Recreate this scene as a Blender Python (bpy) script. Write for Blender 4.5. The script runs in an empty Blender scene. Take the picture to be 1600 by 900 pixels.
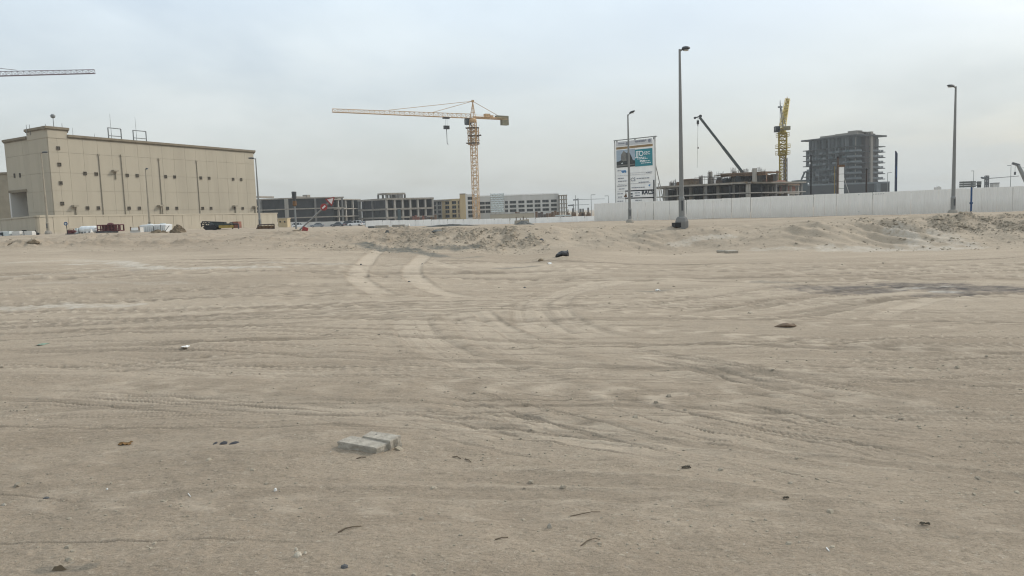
import bpy, math, random
import numpy as np
from mathutils import Vector, Matrix
random.seed(7)
rng = np.random.default_rng(11)
SC = bpy.context.scene
COL = SC.collection
R = math.radians

# ------------------------------------------------------------------ camera
EYE = 1.6
FPX, PITCH, ROLL = 1200.0, R(5.66), R(2.0)      # focal length in pixels of the 1600 px wide photograph
cp, sp, cr, sr = math.cos(PITCH), math.sin(PITCH), math.cos(ROLL), math.sin(ROLL)
FWD, RGT, UPV = np.array([0, cp, -sp]), np.array([1.0, 0, 0]), np.array([0, sp, cp])
cam = bpy.data.cameras.new('camera')
camo = bpy.data.objects.new('camera', cam)
COL.objects.link(camo)
rc, uc = cr * RGT - sr * UPV, sr * RGT + cr * UPV
m = Matrix.Identity(4)
for i in range(3):
    m[i][0], m[i][1], m[i][2] = rc[i], uc[i], -FWD[i]
m[2][3] = EYE
camo.matrix_world = m
cam.sensor_width = 36.0
cam.lens = 36.0 * FPX / 1600.0
cam.clip_start, cam.clip_end = 0.1, 9000.0
SC.camera = camo

# ------------------------------------------------------------------ world, sun, exposure
SUN_EL, SUN_AZ = 37.0, 62.0      # azimuth clockwise from +Y (the way the camera looks)
wd = bpy.data.worlds.new('World'); SC.world = wd; wd.use_nodes = True
nt = wd.node_tree; nt.nodes.clear()
def N(tree, kind, **kw):
    n = tree.nodes.new(kind)
    for k, v in kw.items():
        if k.startswith('i_'):
            n.inputs[k[2:].replace('_', ' ')].default_value = v
        else:
            setattr(n, k, v)
    return n
sky = N(nt, 'ShaderNodeTexSky', sky_type='NISHITA', sun_disc=False)
sky.sun_elevation = R(SUN_EL); sky.sun_rotation = R(SUN_AZ)
sky.dust_density = 3.0; sky.air_density = 1.0
bg1 = N(nt, 'ShaderNodeBackground'); bg1.inputs['Strength'].default_value = 0.10
nt.links.new(sky.outputs[0], bg1.inputs[0])
tc = N(nt, 'ShaderNodeTexCoord')
sep = N(nt, 'ShaderNodeSeparateXYZ'); nt.links.new(tc.outputs['Generated'], sep.inputs[0])
ramp = N(nt, 'ShaderNodeValToRGB')
cr_ = ramp.color_ramp
cr_.elements[0].position = 0.0; cr_.elements[0].color = (0.440, 0.452, 0.432, 1)
cr_.elements[1].position = 1.0; cr_.elements[1].color = (0.66, 0.75, 0.82, 1)
for p_, c_ in ((0.08, (0.478, 0.502, 0.488, 1)), (0.16, (0.545, 0.592, 0.605, 1)), (0.26, (0.590, 0.668, 0.725, 1))):
    e = cr_.elements.new(p_); e.color = c_
nt.links.new(sep.outputs['Z'], ramp.inputs[0])
# cloud sheet: coordinates on a flat layer overhead, so that banks flatten toward the horizon
zc = N(nt, 'ShaderNodeMath', operation='ADD'); zc.inputs[1].default_value = 0.22
nt.links.new(sep.outputs['Z'], zc.inputs[0])
dx = N(nt, 'ShaderNodeMath', operation='DIVIDE'); dy = N(nt, 'ShaderNodeMath', operation='DIVIDE')
nt.links.new(sep.outputs['X'], dx.inputs[0]); nt.links.new(zc.outputs[0], dx.inputs[1])
nt.links.new(sep.outputs['Y'], dy.inputs[0]); nt.links.new(zc.outputs[0], dy.inputs[1])
cmb = N(nt, 'ShaderNodeCombineXYZ'); nt.links.new(dx.outputs[0], cmb.inputs[0]); nt.links.new(dy.outputs[0], cmb.inputs[1])
cn = N(nt, 'ShaderNodeTexNoise'); cn.inputs['Scale'].default_value = 0.9; cn.inputs['Detail'].default_value = 6
cn.inputs['Roughness'].default_value = 0.52; cn.inputs['Distortion'].default_value = 0.4
nt.links.new(cmb.outputs[0], cn.inputs['Vector'])
mr = N(nt, 'ShaderNodeMapRange'); mr.inputs['From Min'].default_value = 0.36; mr.inputs['From Max'].default_value = 0.60
mr.inputs['To Min'].default_value = 0.62; mr.inputs['To Max'].default_value = 0.98
nt.links.new(cn.outputs['Fac'], mr.inputs['Value'])
cn2 = N(nt, 'ShaderNodeTexNoise'); cn2.inputs['Scale'].default_value = 2.2; cn2.inputs['Detail'].default_value = 5
nt.links.new(cmb.outputs[0], cn2.inputs['Vector'])
mr2 = N(nt, 'ShaderNodeMapRange'); mr2.inputs['From Min'].default_value = 0.3; mr2.inputs['From Max'].default_value = 0.75
mr2.inputs['To Min'].default_value = 0.94; mr2.inputs['To Max'].default_value = 1.03
nt.links.new(cn2.outputs['Fac'], mr2.inputs['Value'])
bg2 = N(nt, 'ShaderNodeBackground'); nt.links.new(ramp.outputs[0], bg2.inputs[0]); nt.links.new(mr2.outputs[0], bg2.inputs[1])
mx = N(nt, 'ShaderNodeMixShader'); out = N(nt, 'ShaderNodeOutputWorld')
nt.links.new(mr.outputs[0], mx.inputs[0]); nt.links.new(bg1.outputs[0], mx.inputs[1]); nt.links.new(bg2.outputs[0], mx.inputs[2])
nt.links.new(mx.outputs[0], out.inputs['Surface'])

sl = bpy.data.lights.new('sun', 'SUN'); sl.energy = 1.5; sl.angle = R(11); sl.color = (1.0, 0.95, 0.87)
so = bpy.data.objects.new('sun', sl); COL.objects.link(so)
sd = Vector((math.sin(R(SUN_AZ)) * math.cos(R(SUN_EL)), math.cos(R(SUN_AZ)) * math.cos(R(SUN_EL)), math.sin(R(SUN_EL))))
so.rotation_euler = sd.to_track_quat('Z', 'Y').to_euler()

SC.view_settings.view_transform = 'Standard'; SC.view_settings.look = 'None'
SC.view_settings.exposure = 0.57; SC.view_settings.gamma = 1.0
SC.view_settings.use_curve_mapping = False
SC.render.engine = 'CYCLES'
SC.cycles.use_denoising = True
SC.cycles.denoising_prefilter = 'ACCURATE'
SC.cycles.filter_width = 1.15
SC.cycles.max_bounces = 6
SC.cycles.volume_step_rate = 5

# ------------------------------------------------------------------ measuring helpers: rays through the photograph
def cray(px, py):
    u, v = px - 800.0, 450.0 - py
    u0, v0 = u * cr + v * sr, -u * sr + v * cr
    d = FWD * FPX + RGT * u0 + UPV * v0
    return d / d[1]
def at(px, py, D):
    d = cray(px, py) * D
    return Vector((d[0], D, EYE + d[2]))
def depth_for_z(px, py, z):
    return (z - EYE) / cray(px, py)[2]
def pz(px, py, z):
    return at(px, py, depth_for_z(px, py, z))
def onwall(px, py, A, B):
    """the point where the ray meets the upright plane through A and B, and its distance from A along it"""
    d = cray(px, py)
    ex, ey = B[0] - A[0], B[1] - A[1]
    L = math.hypot(ex, ey); ex /= L; ey /= L
    nx, ny = -ey, ex
    D = (A[0] * nx + A[1] * ny) / (d[0] * nx + d[1] * ny)
    p = at(px, py, D)
    return p, (p.x - A[0]) * ex + (p.y - A[1]) * ey

# ------------------------------------------------------------------ numeric noise
def _h(ix, iy, s):
    n = (ix.astype(np.int64) * 374761393 + iy.astype(np.int64) * 668265263 + s * 974634777) & 0x7fffffff
    n = ((n ^ (n >> 13)) * 1274126177) & 0x7fffffff
    n = n ^ (n >> 16)
    return (n & 0xffff).astype(np.float32) / 32767.5 - 1.0
def vnoise(x, y, s):
    xi, yi = np.floor(x), np.floor(y)
    fx, fy = (x - xi).astype(np.float32), (y - yi).astype(np.float32)
    fx = fx * fx * fx * (fx * (fx * 6 - 15) + 10); fy = fy * fy * fy * (fy * (fy * 6 - 15) + 10)
    xi = xi.astype(np.int64); yi = yi.astype(np.int64)
    a, b, c, d = _h(xi, yi, s), _h(xi + 1, yi, s), _h(xi, yi + 1, s), _h(xi + 1, yi + 1, s)
    return (a + (b - a) * fx) + ((c + (d - c) * fx) - (a + (b - a) * fx)) * fy
def fbm(x, y, s, o=4, g=0.5):
    r = np.zeros_like(x, dtype=np.float32); amp = 1.0
    for k in range(o):
        r += amp * vnoise(x, y, s + k * 17)
        x, y = (x * 0.8 - y * 0.6) * 2.03 + 5.2, (x * 0.6 + y * 0.8) * 2.03 + 1.3
        amp *= g
    return r
def sst(a, b, t):
    t = np.clip((t - a) / (b - a), 0, 1); return t * t * (3 - 2 * t)

# ------------------------------------------------------------------ the lie of the land
# per bearing (pixel column): (depth, pixel row or None, height or None); rows are turned into heights
def zrow(px, py, D):
    return at(px, py, D).z
TOE, CREST, BEAR = [], [], []
LAND = [
 (0,    [(5, 0.0), (16, 0.0), (38, zrow(0, 392, 38)), (46, zrow(0, 372, 46)), (100, .85), (120, .7), (170, .5), (250, -1.2), (420, -1.5)]),
 (200,  [(5, 0.0), (16, 0.0), (38, zrow(200, 391, 38)), (46, zrow(200, 369, 46)), (100, .8), (120, .7), (170, .45), (250, -1.2), (420, -1.5)]),
 (400,  [(5, 0.0), (18, 0.0), (38, zrow(400, 386, 38)), (47, zrow(400, 364, 47)), (100, .58), (165, .22), (200, -.6), (240, -1.1), (420, -1.5)]),
 (520,  [(5, 0.0), (18, -.05), (36, zrow(520, 392, 36)), (48, zrow(520, 360, 48)), (100, .35), (165, -.3), (200, -.75), (240, -1.15), (420, -1.5)]),
 (610,  [(5, 0.0), (20, -.12), (36, zrow(610, 393, 36)), (48, zrow(610, 358, 48)), (100, .2), (190, -1.0), (420, -1.5)]),
 (720,  [(5, 0.0), (20, -.20), (35, zrow(720, 394, 35)), (40.5, zrow(720, 356, 40.5)), (100, .0), (200, -1.3), (420, -1.5)]),
 (820,  [(5, 0.0), (20, -.24), (35, zrow(820, 396, 35)), (39, zrow(820, 353, 39)), (100, -.1), (200, -1.5), (420, -1.5)]),
 (895,  [(5, 0.0), (20, -.26), (35, zrow(895, 390, 35)), (40, zrow(895, 351, 40)), (75, .2), (107, -.15), (200, -1.5), (420, -1.5)]),
 (1065, [(5, 0.0), (20, -.28), (34, zrow(1065, 398, 34)), (38, zrow(1065, 351, 38)), (70, .15), (96, -.1), (420, -1.5)]),
 (1300, [(5, 0.0), (19, -.28), (32, zrow(1300, 395, 32)), (35.6, zrow(1300, 341, 35.6)), (62, .2), (84, -.08), (420, -1.5)]),
 (1490, [(5, 0.0), (18, -.26), (31, zrow(1490, 391, 31)), (34.6, zrow(1490, 335, 34.6)), (58, .33), (76, -.05), (420, -1.5)]),
 (1620, [(5, 0.0), (18, -.26), (30, zrow(1620, 388, 30)), (33.8, zrow(1620, 333, 33.8)), (60, .25), (72, -.02), (420, -1.5)]),
]
BEAR = np.array([cray(px, 360)[0] for px, _ in LAND])
KN = [(np.array([k[0] for k in ks], float), np.array([k[1] for k in ks], float)) for _, ks in LAND]
TOE = np.array([k[0][2] for k in KN]); CRS = np.array([k[0][3] for k in KN])
def land(x, y):
    """smooth height of the site without its small relief"""
    x = np.asarray(x, float); y = np.asarray(y, float)
    D = np.maximum(y, 1.0)
    a = np.clip(x / D, BEAR[0], BEAR[-1])
    i = np.clip(np.searchsorted(BEAR, a) - 1, 0, len(BEAR) - 2)
    t = (a - BEAR[i]) / (BEAR[i + 1] - BEAR[i]); t = t * t * (3 - 2 * t)
    allz = np.zeros_like(D)
    for k, (dk, zk) in enumerate(KN):
        w = np.where(i == k, 1 - t, 0) + np.where(i + 1 == k, t, 0)
        idx = np.nonzero(w)[0] if w.ndim else None
        if w.ndim:
            if len(idx):
                d = D[idx]
                zz = (np.interp(d * .975, dk, zk) + 2 * np.interp(d, dk, zk) + np.interp(d * 1.025, dk, zk)) / 4
                allz[idx] += w[idx] * zz
    return allz
def bank_t(x, y):
    D = np.maximum(y, 1.0)
    a = np.clip(x / D, BEAR[0], BEAR[-1])
    t0 = np.interp(a, BEAR, TOE); t1 = np.interp(a, BEAR, CRS)
    return (D - t0) / (t1 - t0), a
def _one(f, x, y):
    return float(f(np.array([float(x)]), np.array([float(y)]))[0])
def gnd(px, py, dmax=260.0):
    """where the ray through a pixel first meets the smooth ground"""
    d = cray(px, py)
    Ds = np.geomspace(2.0, dmax, 1200)
    f = EYE + Ds * d[2] - land(Ds * d[0], Ds)
    k = np.nonzero(f <= 0)[0]
    k = k[0] if len(k) else len(Ds) - 1
    k = max(k, 1)
    a_, b_ = f[k - 1], f[k]
    D = Ds[k - 1] + (Ds[k] - Ds[k - 1]) * (a_ / (a_ - b_) if a_ != b_ else 0)
    return np.array([D * d[0], D])

# ---- wheel tracks, drawn as polylines on the ground: (points in photo pixels, half width m, kind, strength, gauge m or 0)
def smooth_line(P, n=6):
    P = np.array(P, float)
    Q = []
    for i in range(len(P) - 1):
        p0, p1, p2, p3 = P[max(i - 1, 0)], P[i], P[i + 1], P[min(i + 2, len(P) - 1)]
        for k in range(n):
            t = k / n
            Q.append(.5 * (2 * p1 + (p2 - p0) * t + (2 * p0 - 5 * p1 + 4 * p2 - p3) * t * t + (3 * p1 - p0 - 3 * p2 + p3) * t ** 3))
    Q.append(P[-1])
    return np.array(Q)
TRK = [
 ([(598, 378), (588, 396), (566, 414), (558, 432), (572, 450), (610, 466)], .30, 'band', 1.0, 0),
 ([(668, 398), (648, 412), (644, 428), (662, 446), (705, 460), (760, 468)], .30, 'band', 1.0, 0),
 ([(900, 416), (780, 420), (720, 420), (668, 404)], .25, 'band', .5, 0),
 ([(650, 490), (643, 505), (655, 525), (690, 548), (750, 574), (850, 606), (960, 640)], .34, 'arc', .5, 0),
 ([(712, 486), (735, 508), (785, 540), (860, 565), (980, 596)], .34, 'arc', .5, 0),
 ([(742, 484), (770, 505), (820, 530), (900, 552)], .16, 'band', .7, 0),
 ([(1010, 436), (905, 452), (868, 474), (866, 492), (905, 518), (990, 540)], .34, 'arc', .5, 0),
 ([(960, 436), (890, 450), (838, 474), (830, 496), (850, 516), (905, 536)], .34, 'arc', .5, 0),
 ([(900, 449), (800, 460), (700, 466), (560, 474)], .14, 'band', .6, 0),
 ([(630, 488), (780, 506), (860, 509), (960, 516), (1060, 522), (1170, 528), (1290, 538), (1400, 545), (1500, 551), (1640, 560)], .22, 'chev', 1.0, 0),
 ([(840, 484), (920, 490), (1000, 492), (1170, 500), (1290, 511), (1480, 516), (1640, 524)], .20, 'chev', .8, 0),
 ([(860, 548), (960, 556), (1100, 566), (1260, 586), (1500, 610)], .2, 'chev', .5, 0),
 ([(0, 520), (150, 513), (300, 507), (470, 512), (640, 520)], .12, 'rut', .9, 0),
 ([(-20, 532), (180, 526), (400, 520), (600, 508)], .14, 'rut', .6, 1.7),
 ([(-20, 560), (160, 552), (280, 541), (430, 532), (620, 528)], .14, 'rut', .6, 0),
 ([(0, 604), (160, 604), (300, 596), (420, 588), (560, 584), (660, 580)], .16, 'chev', .5, 0),
 ([(-20, 645), (150, 630), (330, 633), (520, 640)], .34, 'rib', .9, 0),
 ([(330, 640), (560, 655), (800, 668), (1000, 690), (1200, 722)], .34, 'rib', 1.0, 0),
 ([(470, 630), (640, 660), (800, 690), (960, 704), (1100, 722)], .34, 'rib', .8, 0),
 ([(880, 618), (980, 643), (1100, 668), (1250, 690), (1420, 722), (1640, 752)], .34, 'rib', 1.1, 0),
 ([(960, 615), (1120, 640), (1300, 668), (1640, 700)], .34, 'rib', .9, 0),
 ([(1000, 552), (1150, 590), (1300, 620), (1640, 668)], .18, 'rut', .7, 0),
 ([(880, 560), (1040, 566), (1200, 600), (1400, 640), (1640, 690)], .34, 'rib', .6, 0),
 ([(1100, 500), (1200, 484), (1340, 462), (1480, 456), (1640, 452)], .18, 'rut', .8, 1.7),
 ([(1180, 498), (1260, 484), (1380, 470), (1640, 464)], .18, 'rut', .8, 0),
 ([(1040, 488), (1140, 470), (1300, 450), (1500, 444)], .18, 'rut', .6, 1.7),
 ([(1360, 500), (1420, 478), (1500, 466), (1640, 460)], .18, 'band', .7, 0),
 ([(760, 440), (1000, 432), (1200, 428), (1640, 430)], .16, 'rut', .5, 1.7),
 ([(0, 500), (240, 492), (500, 486), (760, 486)], .16, 'rut', .5, 1.6),
 ([(0, 470), (200, 462), (420, 454), (640, 452)], .14, 'rut', .5, 1.6),
 ([(0, 440), (240, 430), (460, 424)], .15, 'rut', .5, 0),
 ([(-20, 790), (300, 774), (560, 770), (900, 772), (1200, 800), (1640, 850)], .10, 'rut', .45, 0),
 ([(500, 742), (800, 742), (1100, 766), (1400, 806), (1640, 836)], .12, 'rut', .4, 0),
 ([(700, 676), (980, 700), (1240, 744), (1640, 800)], .34, 'rib', .5, 0),
 ([(0, 700), (250, 690), (480, 676), (700, 660)], .34, 'rib', .35, 0),
 ([(-20, 620), (300, 612), (640, 612), (960, 606), (1300, 580), (1640, 560)], .2, 'chev', .35, 0),
 ([(900, 540), (1100, 575), (1350, 620), (1640, 660)], .34, 'rib', .8, 0),
 ([(1000, 600), (1200, 630), (1450, 670), (1640, 690)], .34, 'rib', .8, 0),
 ([(880, 640), (1100, 690), (1350, 740), (1640, 790)], .34, 'rib', .8, 0),
 ([(620, 600), (760, 640), (1000, 700), (1250, 760)], .30, 'rib', .7, 0),
 ([(-20, 590), (200, 575), (420, 560), (640, 555)], .34, 'rib', .7, 0),
 ([(0, 610), (240, 620), (500, 640), (760, 655)], .34, 'rib', .8, 0),
 ([(60, 560), (300, 575), (560, 600)], .34, 'rib', .6, 0),
 ([(500, 600), (680, 604), (860, 612), (1060, 628), (1300, 650)], .30, 'chev', .7, 0),
 ([(940, 590), (1100, 600), (1300, 622), (1640, 640)], .26, 'chev', .6, 0),
 ([(640, 560), (660, 552), (700, 566), (760, 580)], .12, 'rib', .8, 0),
]
TRACKS = []
rt = random.Random(23)
def add_track(W, hw, kind, st):
    W = np.asarray(W, float)
    arc = kind == 'arc'
    if kind not in ('rib', 'arc'):
        TRACKS.append((W, hw, kind, st)); return
    T = np.gradient(W, axis=0); T /= np.maximum(np.linalg.norm(T, axis=1), 1e-6)[:, None]
    Nn = np.stack([-T[:, 1], T[:, 0]], 1); d = float(np.median(W[:, 1])); k = max(d / 6.0, .8)
    TRACKS.append((W, hw * (.9 if arc else .8), 'band', st * (.95 if arc else .45)))
    for i in range(rt.randint(5, 8)):
        o = rt.uniform(-1, 1) * hw; n = len(W); a = int(rt.uniform(0, .35) * n); b = int(n - rt.uniform(0, .35) * n)
        if b - a < 4: continue
        wob = np.cumsum([rt.gauss(0, .006) for _ in range(b - a)])
        TRACKS.append((W[a:b] + Nn[a:b] * (o + wob)[:, None], rt.uniform(.012, .026) * k, 'line', st * rt.uniform(.5, 1.1) * (.45 if arc else 1)))
for pts, hw, kind, st, gauge in TRK:
    W = smooth_line([gnd(*p) for p in pts])
    for off in ((0,) if not gauge else (-gauge / 2, gauge / 2)):
        T = np.gradient(W, axis=0); T /= np.maximum(np.linalg.norm(T, axis=1), 1e-6)[:, None]
        add_track(W + np.stack([-T[:, 1], T[:, 0]], 1) * off, hw, kind, st)
for k in range(44):                     # many fainter passes, mostly across the view
    d0 = 4.2 + 24 * rt.random() ** 1.1
    x0 = rt.uniform(-12, 14); hd = rt.gauss(-.16 if x0 > -2 else .05, .14); cv = rt.gauss(0, .008)
    L = rt.uniform(9, 30); pts = []
    for s_ in np.linspace(-L / 2, L / 2, 12):
        pts.append((x0 + s_, d0 + math.tan(hd) * s_ + cv * s_ * s_))
    kd = rt.choice(['rib', 'rib', 'rib', 'rut', 'chev', 'rut'])
    hw_ = {'rib': rt.uniform(.22, .34), 'rut': rt.uniform(.04, .09) * (1 + d0 / 22), 'chev': rt.uniform(.14, .2)}[kd]
    P_ = np.array(pts)
    for off in ((0,) if rt.random() < .5 else (0, 1.7)):
        add_track(P_ + np.array([0, off]), hw_, kd, rt.uniform(.35, .75))
for k in range(40):                     # hairline drag marks in the near sand
    d0 = rt.uniform(3.6, 12); x0 = rt.uniform(-5, 7); hd = rt.gauss(-.13, .12); L = rt.uniform(2, 8)
    TRACKS.append((np.array([(x0 + s_, d0 + math.tan(hd) * s_ + rt.gauss(0, .015)) for s_ in np.linspace(-L / 2, L / 2, 10)]), rt.uniform(.012, .03) * d0 / 5, 'line', rt.uniform(.4, .9)))

def tracks(x, y):
    dz = np.zeros_like(x, dtype=np.float32); pale_tone = np.zeros_like(dz); churn_shade = np.zeros_like(dz)
    near = np.nonzero((y > 2.0) & (y < 46) & (np.abs(x) < 40))[0]
    X, Y = x[near], y[near]
    z_, u_, c_ = dz[near], pale_tone[near], churn_shade[near]
    for P, hw, kind, st in TRACKS:
        pad = max(hw * 1.7, hw + .06)
        pm = np.nonzero((X > P[:, 0].min() - pad) & (X < P[:, 0].max() + pad) & (Y > P[:, 1].min() - pad) & (Y < P[:, 1].max() + pad))[0]
        if not len(pm): continue
        xs, ys = X[pm], Y[pm]
        best = np.full(len(pm), 1e9, np.float32); sgn = np.zeros(len(pm), np.float32); arc = np.zeros(len(pm), np.float32)
        acc = 0.0
        tot = np.linalg.norm(np.diff(P, axis=0), axis=1).sum()
        for a_, b_ in zip(P[:-1], P[1:]):
            e = b_ - a_; L = math.hypot(*e)
            if L < 1e-6: continue
            e = e / L
            q = np.nonzero((xs > min(a_[0], b_[0]) - pad) & (xs < max(a_[0], b_[0]) + pad) & (ys > min(a_[1], b_[1]) - pad) & (ys < max(a_[1], b_[1]) + pad))[0]
            if len(q):
                rx, ry = xs[q] - a_[0], ys[q] - a_[1]
                t = np.clip(rx * e[0] + ry * e[1], 0, L)
                cxr = rx * e[1] - ry * e[0]
                dd = np.hypot(rx - t * e[0], ry - t * e[1])
                up = dd < best[q]
                qq = q[up]
                best[qq] = dd[up]; sgn[qq] = np.sign(cxr[up]) * dd[up]; arc[qq] = acc + t[up]
            acc += L
        ok = np.nonzero(best < pad)[0]
        if not len(ok): continue
        g = pm[ok]; d = best[ok]; s = sgn[ok]; A = arc[ok]
        w = 1 - sst(hw * .8, hw * 1.15, d)
        ends = sst(0, 1.5, A) * sst(0, 1.5, tot - A)
        patch = .80 + .25 * vnoise(A * .6, s * 0 + hw * 100, 3)      # a track comes and goes
        lip = np.exp(-((d - hw * 1.2) / (hw * .28)) ** 2)
        far = np.clip(Y[g] / 14.0, .6, 2.0)                          # (deeper ruts lie in the looser sand farther out)
        f = st * ends * np.clip(patch, 0, 1.2)
        edge = np.exp(-((d - hw) / (hw * .22 + .01)) ** 2)
        if kind == 'band':
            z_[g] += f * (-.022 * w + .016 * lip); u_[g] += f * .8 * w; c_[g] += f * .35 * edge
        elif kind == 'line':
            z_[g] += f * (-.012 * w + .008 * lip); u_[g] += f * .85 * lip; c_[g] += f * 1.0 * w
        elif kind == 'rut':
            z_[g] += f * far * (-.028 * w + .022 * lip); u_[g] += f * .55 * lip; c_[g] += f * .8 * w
        elif kind == 'rib':
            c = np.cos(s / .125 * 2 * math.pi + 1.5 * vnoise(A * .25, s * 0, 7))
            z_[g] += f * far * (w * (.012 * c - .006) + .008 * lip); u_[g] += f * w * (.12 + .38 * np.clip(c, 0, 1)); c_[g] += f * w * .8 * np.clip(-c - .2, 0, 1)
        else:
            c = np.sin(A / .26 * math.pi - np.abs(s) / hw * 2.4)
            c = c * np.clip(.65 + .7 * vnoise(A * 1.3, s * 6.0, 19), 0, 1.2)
            z_[g] += f * far * (w * (.012 * c - .005) + .006 * lip); u_[g] += f * w * (.10 + 1.15 * np.clip(c, 0, 1)); c_[g] += f * w * .65 * np.clip(-c, 0, 1)  # lit treads painted in: crests paler, hollows darker
    dz[near] = z_; pale_tone[near] = u_; churn_shade[near] = c_
    return dz, np.clip(pale_tone, 0, 1), np.clip(churn_shade, 0, 1)

# patches of other ground: (photo points outlining the spine, half width m, attribute, strength)
PATCH = [
 ([(566, 379), (592, 388), (632, 394)], .62, 'dark', 1.0), ([(616, 389), (652, 395), (690, 402)], .62, 'dark', 1.0),
 ([(690, 402), (720, 403), (752, 401)], .22, 'dark', .5),
 ([(684, 388), (700, 387)], .62, 'dark', 1.0), ([(712, 388), (736, 386)], .62, 'dark', 1.0),
 ([(780, 420), (812, 418), (832, 416)], .28, 'dark', .8),
 ([(1000, 454), (1022, 454), (1040, 452)], .18, 'dark', .7),
 ([(1180, 440), (1215, 440), (1250, 441)], .22, 'dark', .8),
 ([(1290, 449), (1360, 448), (1440, 446), (1590, 452)], .8, 'damp', 1.0), ([(1340, 454), (1450, 452), (1560, 456)], .8, 'damp', 1.0),
 ([(1440, 464), (1530, 460), (1620, 456)], .25, 'damp', .7),
 ([(1460, 451), (1486, 450)], .18, 'salt', 1.0), ([(1466, 458), (1484, 458)], .18, 'salt', .9), ([(1404, 455), (1440, 453)], .14, 'salt', .7),
 ([(1180, 430), (1300, 430), (1460, 432), (1620, 436)], .8, 'brown', .8), ([(960, 432), (1080, 432), (1200, 434)], .5, 'brown', .6),
 ([(1120, 474), (1200, 470), (1290, 462)], .4, 'brown', .6),
 ([(120, 414), (190, 412), (250, 421), (300, 421), (420, 418)], .45, 'salt', .8), ([(30, 410), (120, 406), (200, 415), (240, 422)], .7, 'salt', .35),
 ([(400, 412), (470, 412), (540, 412)], .5, 'salt', .45), ([(0, 478), (90, 476), (200, 474)], .35, 'salt', .7),
 ([(0, 434), (80, 430), (160, 424)], .3, 'salt', .35),
 ([(60, 443), (200, 442), (300, 443)], .35, 'salt', .25),
 ([(1060, 378), (1100, 372), (1140, 372)], .5, 'salt', .5), ([(1290, 392), (1400, 390), (1520, 388)], .5, 'salt', .6),
 ([(1420, 366), (1440, 378)], .7, 'salt', .6), ([(1460, 366), (1500, 382)], .6, 'salt', .45), ([(1180, 392), (1260, 388)], .3, 'salt', .4),
 ([(60, 892), (100, 892), (140, 890)], .035, 'dark', .5),
]
PATCHW = [(smooth_line([gnd(*p) for p in pts], 4), hw, k, s) for pts, hw, k, s in PATCH]
def patches(x, y, key):
    o = np.zeros_like(x, dtype=np.float32)
    for P, hw, k, s in PATCHW:
        if k != key: continue
        pad = hw * 2.5
        pm = np.nonzero((x > P[:, 0].min() - pad) & (x < P[:, 0].max() + pad) & (y > P[:, 1].min() - pad) & (y < P[:, 1].max() + pad))[0]
        if not len(pm): continue
        best = np.full(len(pm), 1e9)
        for a_, b_ in zip(P[:-1], P[1:]):
            e = b_ - a_; L = math.hypot(*e)
            if L < 1e-6: continue
            e = e / L
            rx, ry = x[pm] - a_[0], y[pm] - a_[1]
            t = np.clip(rx * e[0] + ry * e[1], 0, L)
            best = np.minimum(best, np.hypot(rx - t * e[0], ry - t * e[1]))
        n = fbm(x[pm] * 1.6, y[pm] * 1.1, 91, 5, .62)
        v = s * (1 - sst(.35, 1.25, best / hw + (.30 if key == 'dark' else .55) * n))
        o[pm] = np.maximum(o[pm], v * (.75 + .25 * vnoise(x[pm] * 7, y[pm] * 5, 5)))
    return o

MOUNDS = []   # (x, y, rx, ry, height, roughness)
def mound(px, py, rx, ry, h, rough=.3):
    p = gnd(px, py); MOUNDS.append((p[0], p[1], rx, ry, h, rough))
mound(878, 406, 1.1, .5, .14, .3); mound(846, 407, .35, .25, .12, .5)
mound(1345, 352, 3.0, 1.0, .15, .5)
for px_, py_, rx_, h_ in ((30, 385, 1.6, .25), (90, 383, 2.0, .18), (180, 381, 2.4, .16), (300, 378, 2.0, .14), (380, 374, 2.0, .12), (450, 368, 1.5, .15), (500, 369, 1.2, .1)):
    mound(px_, py_, rx_, .5, h_, .6)

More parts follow.
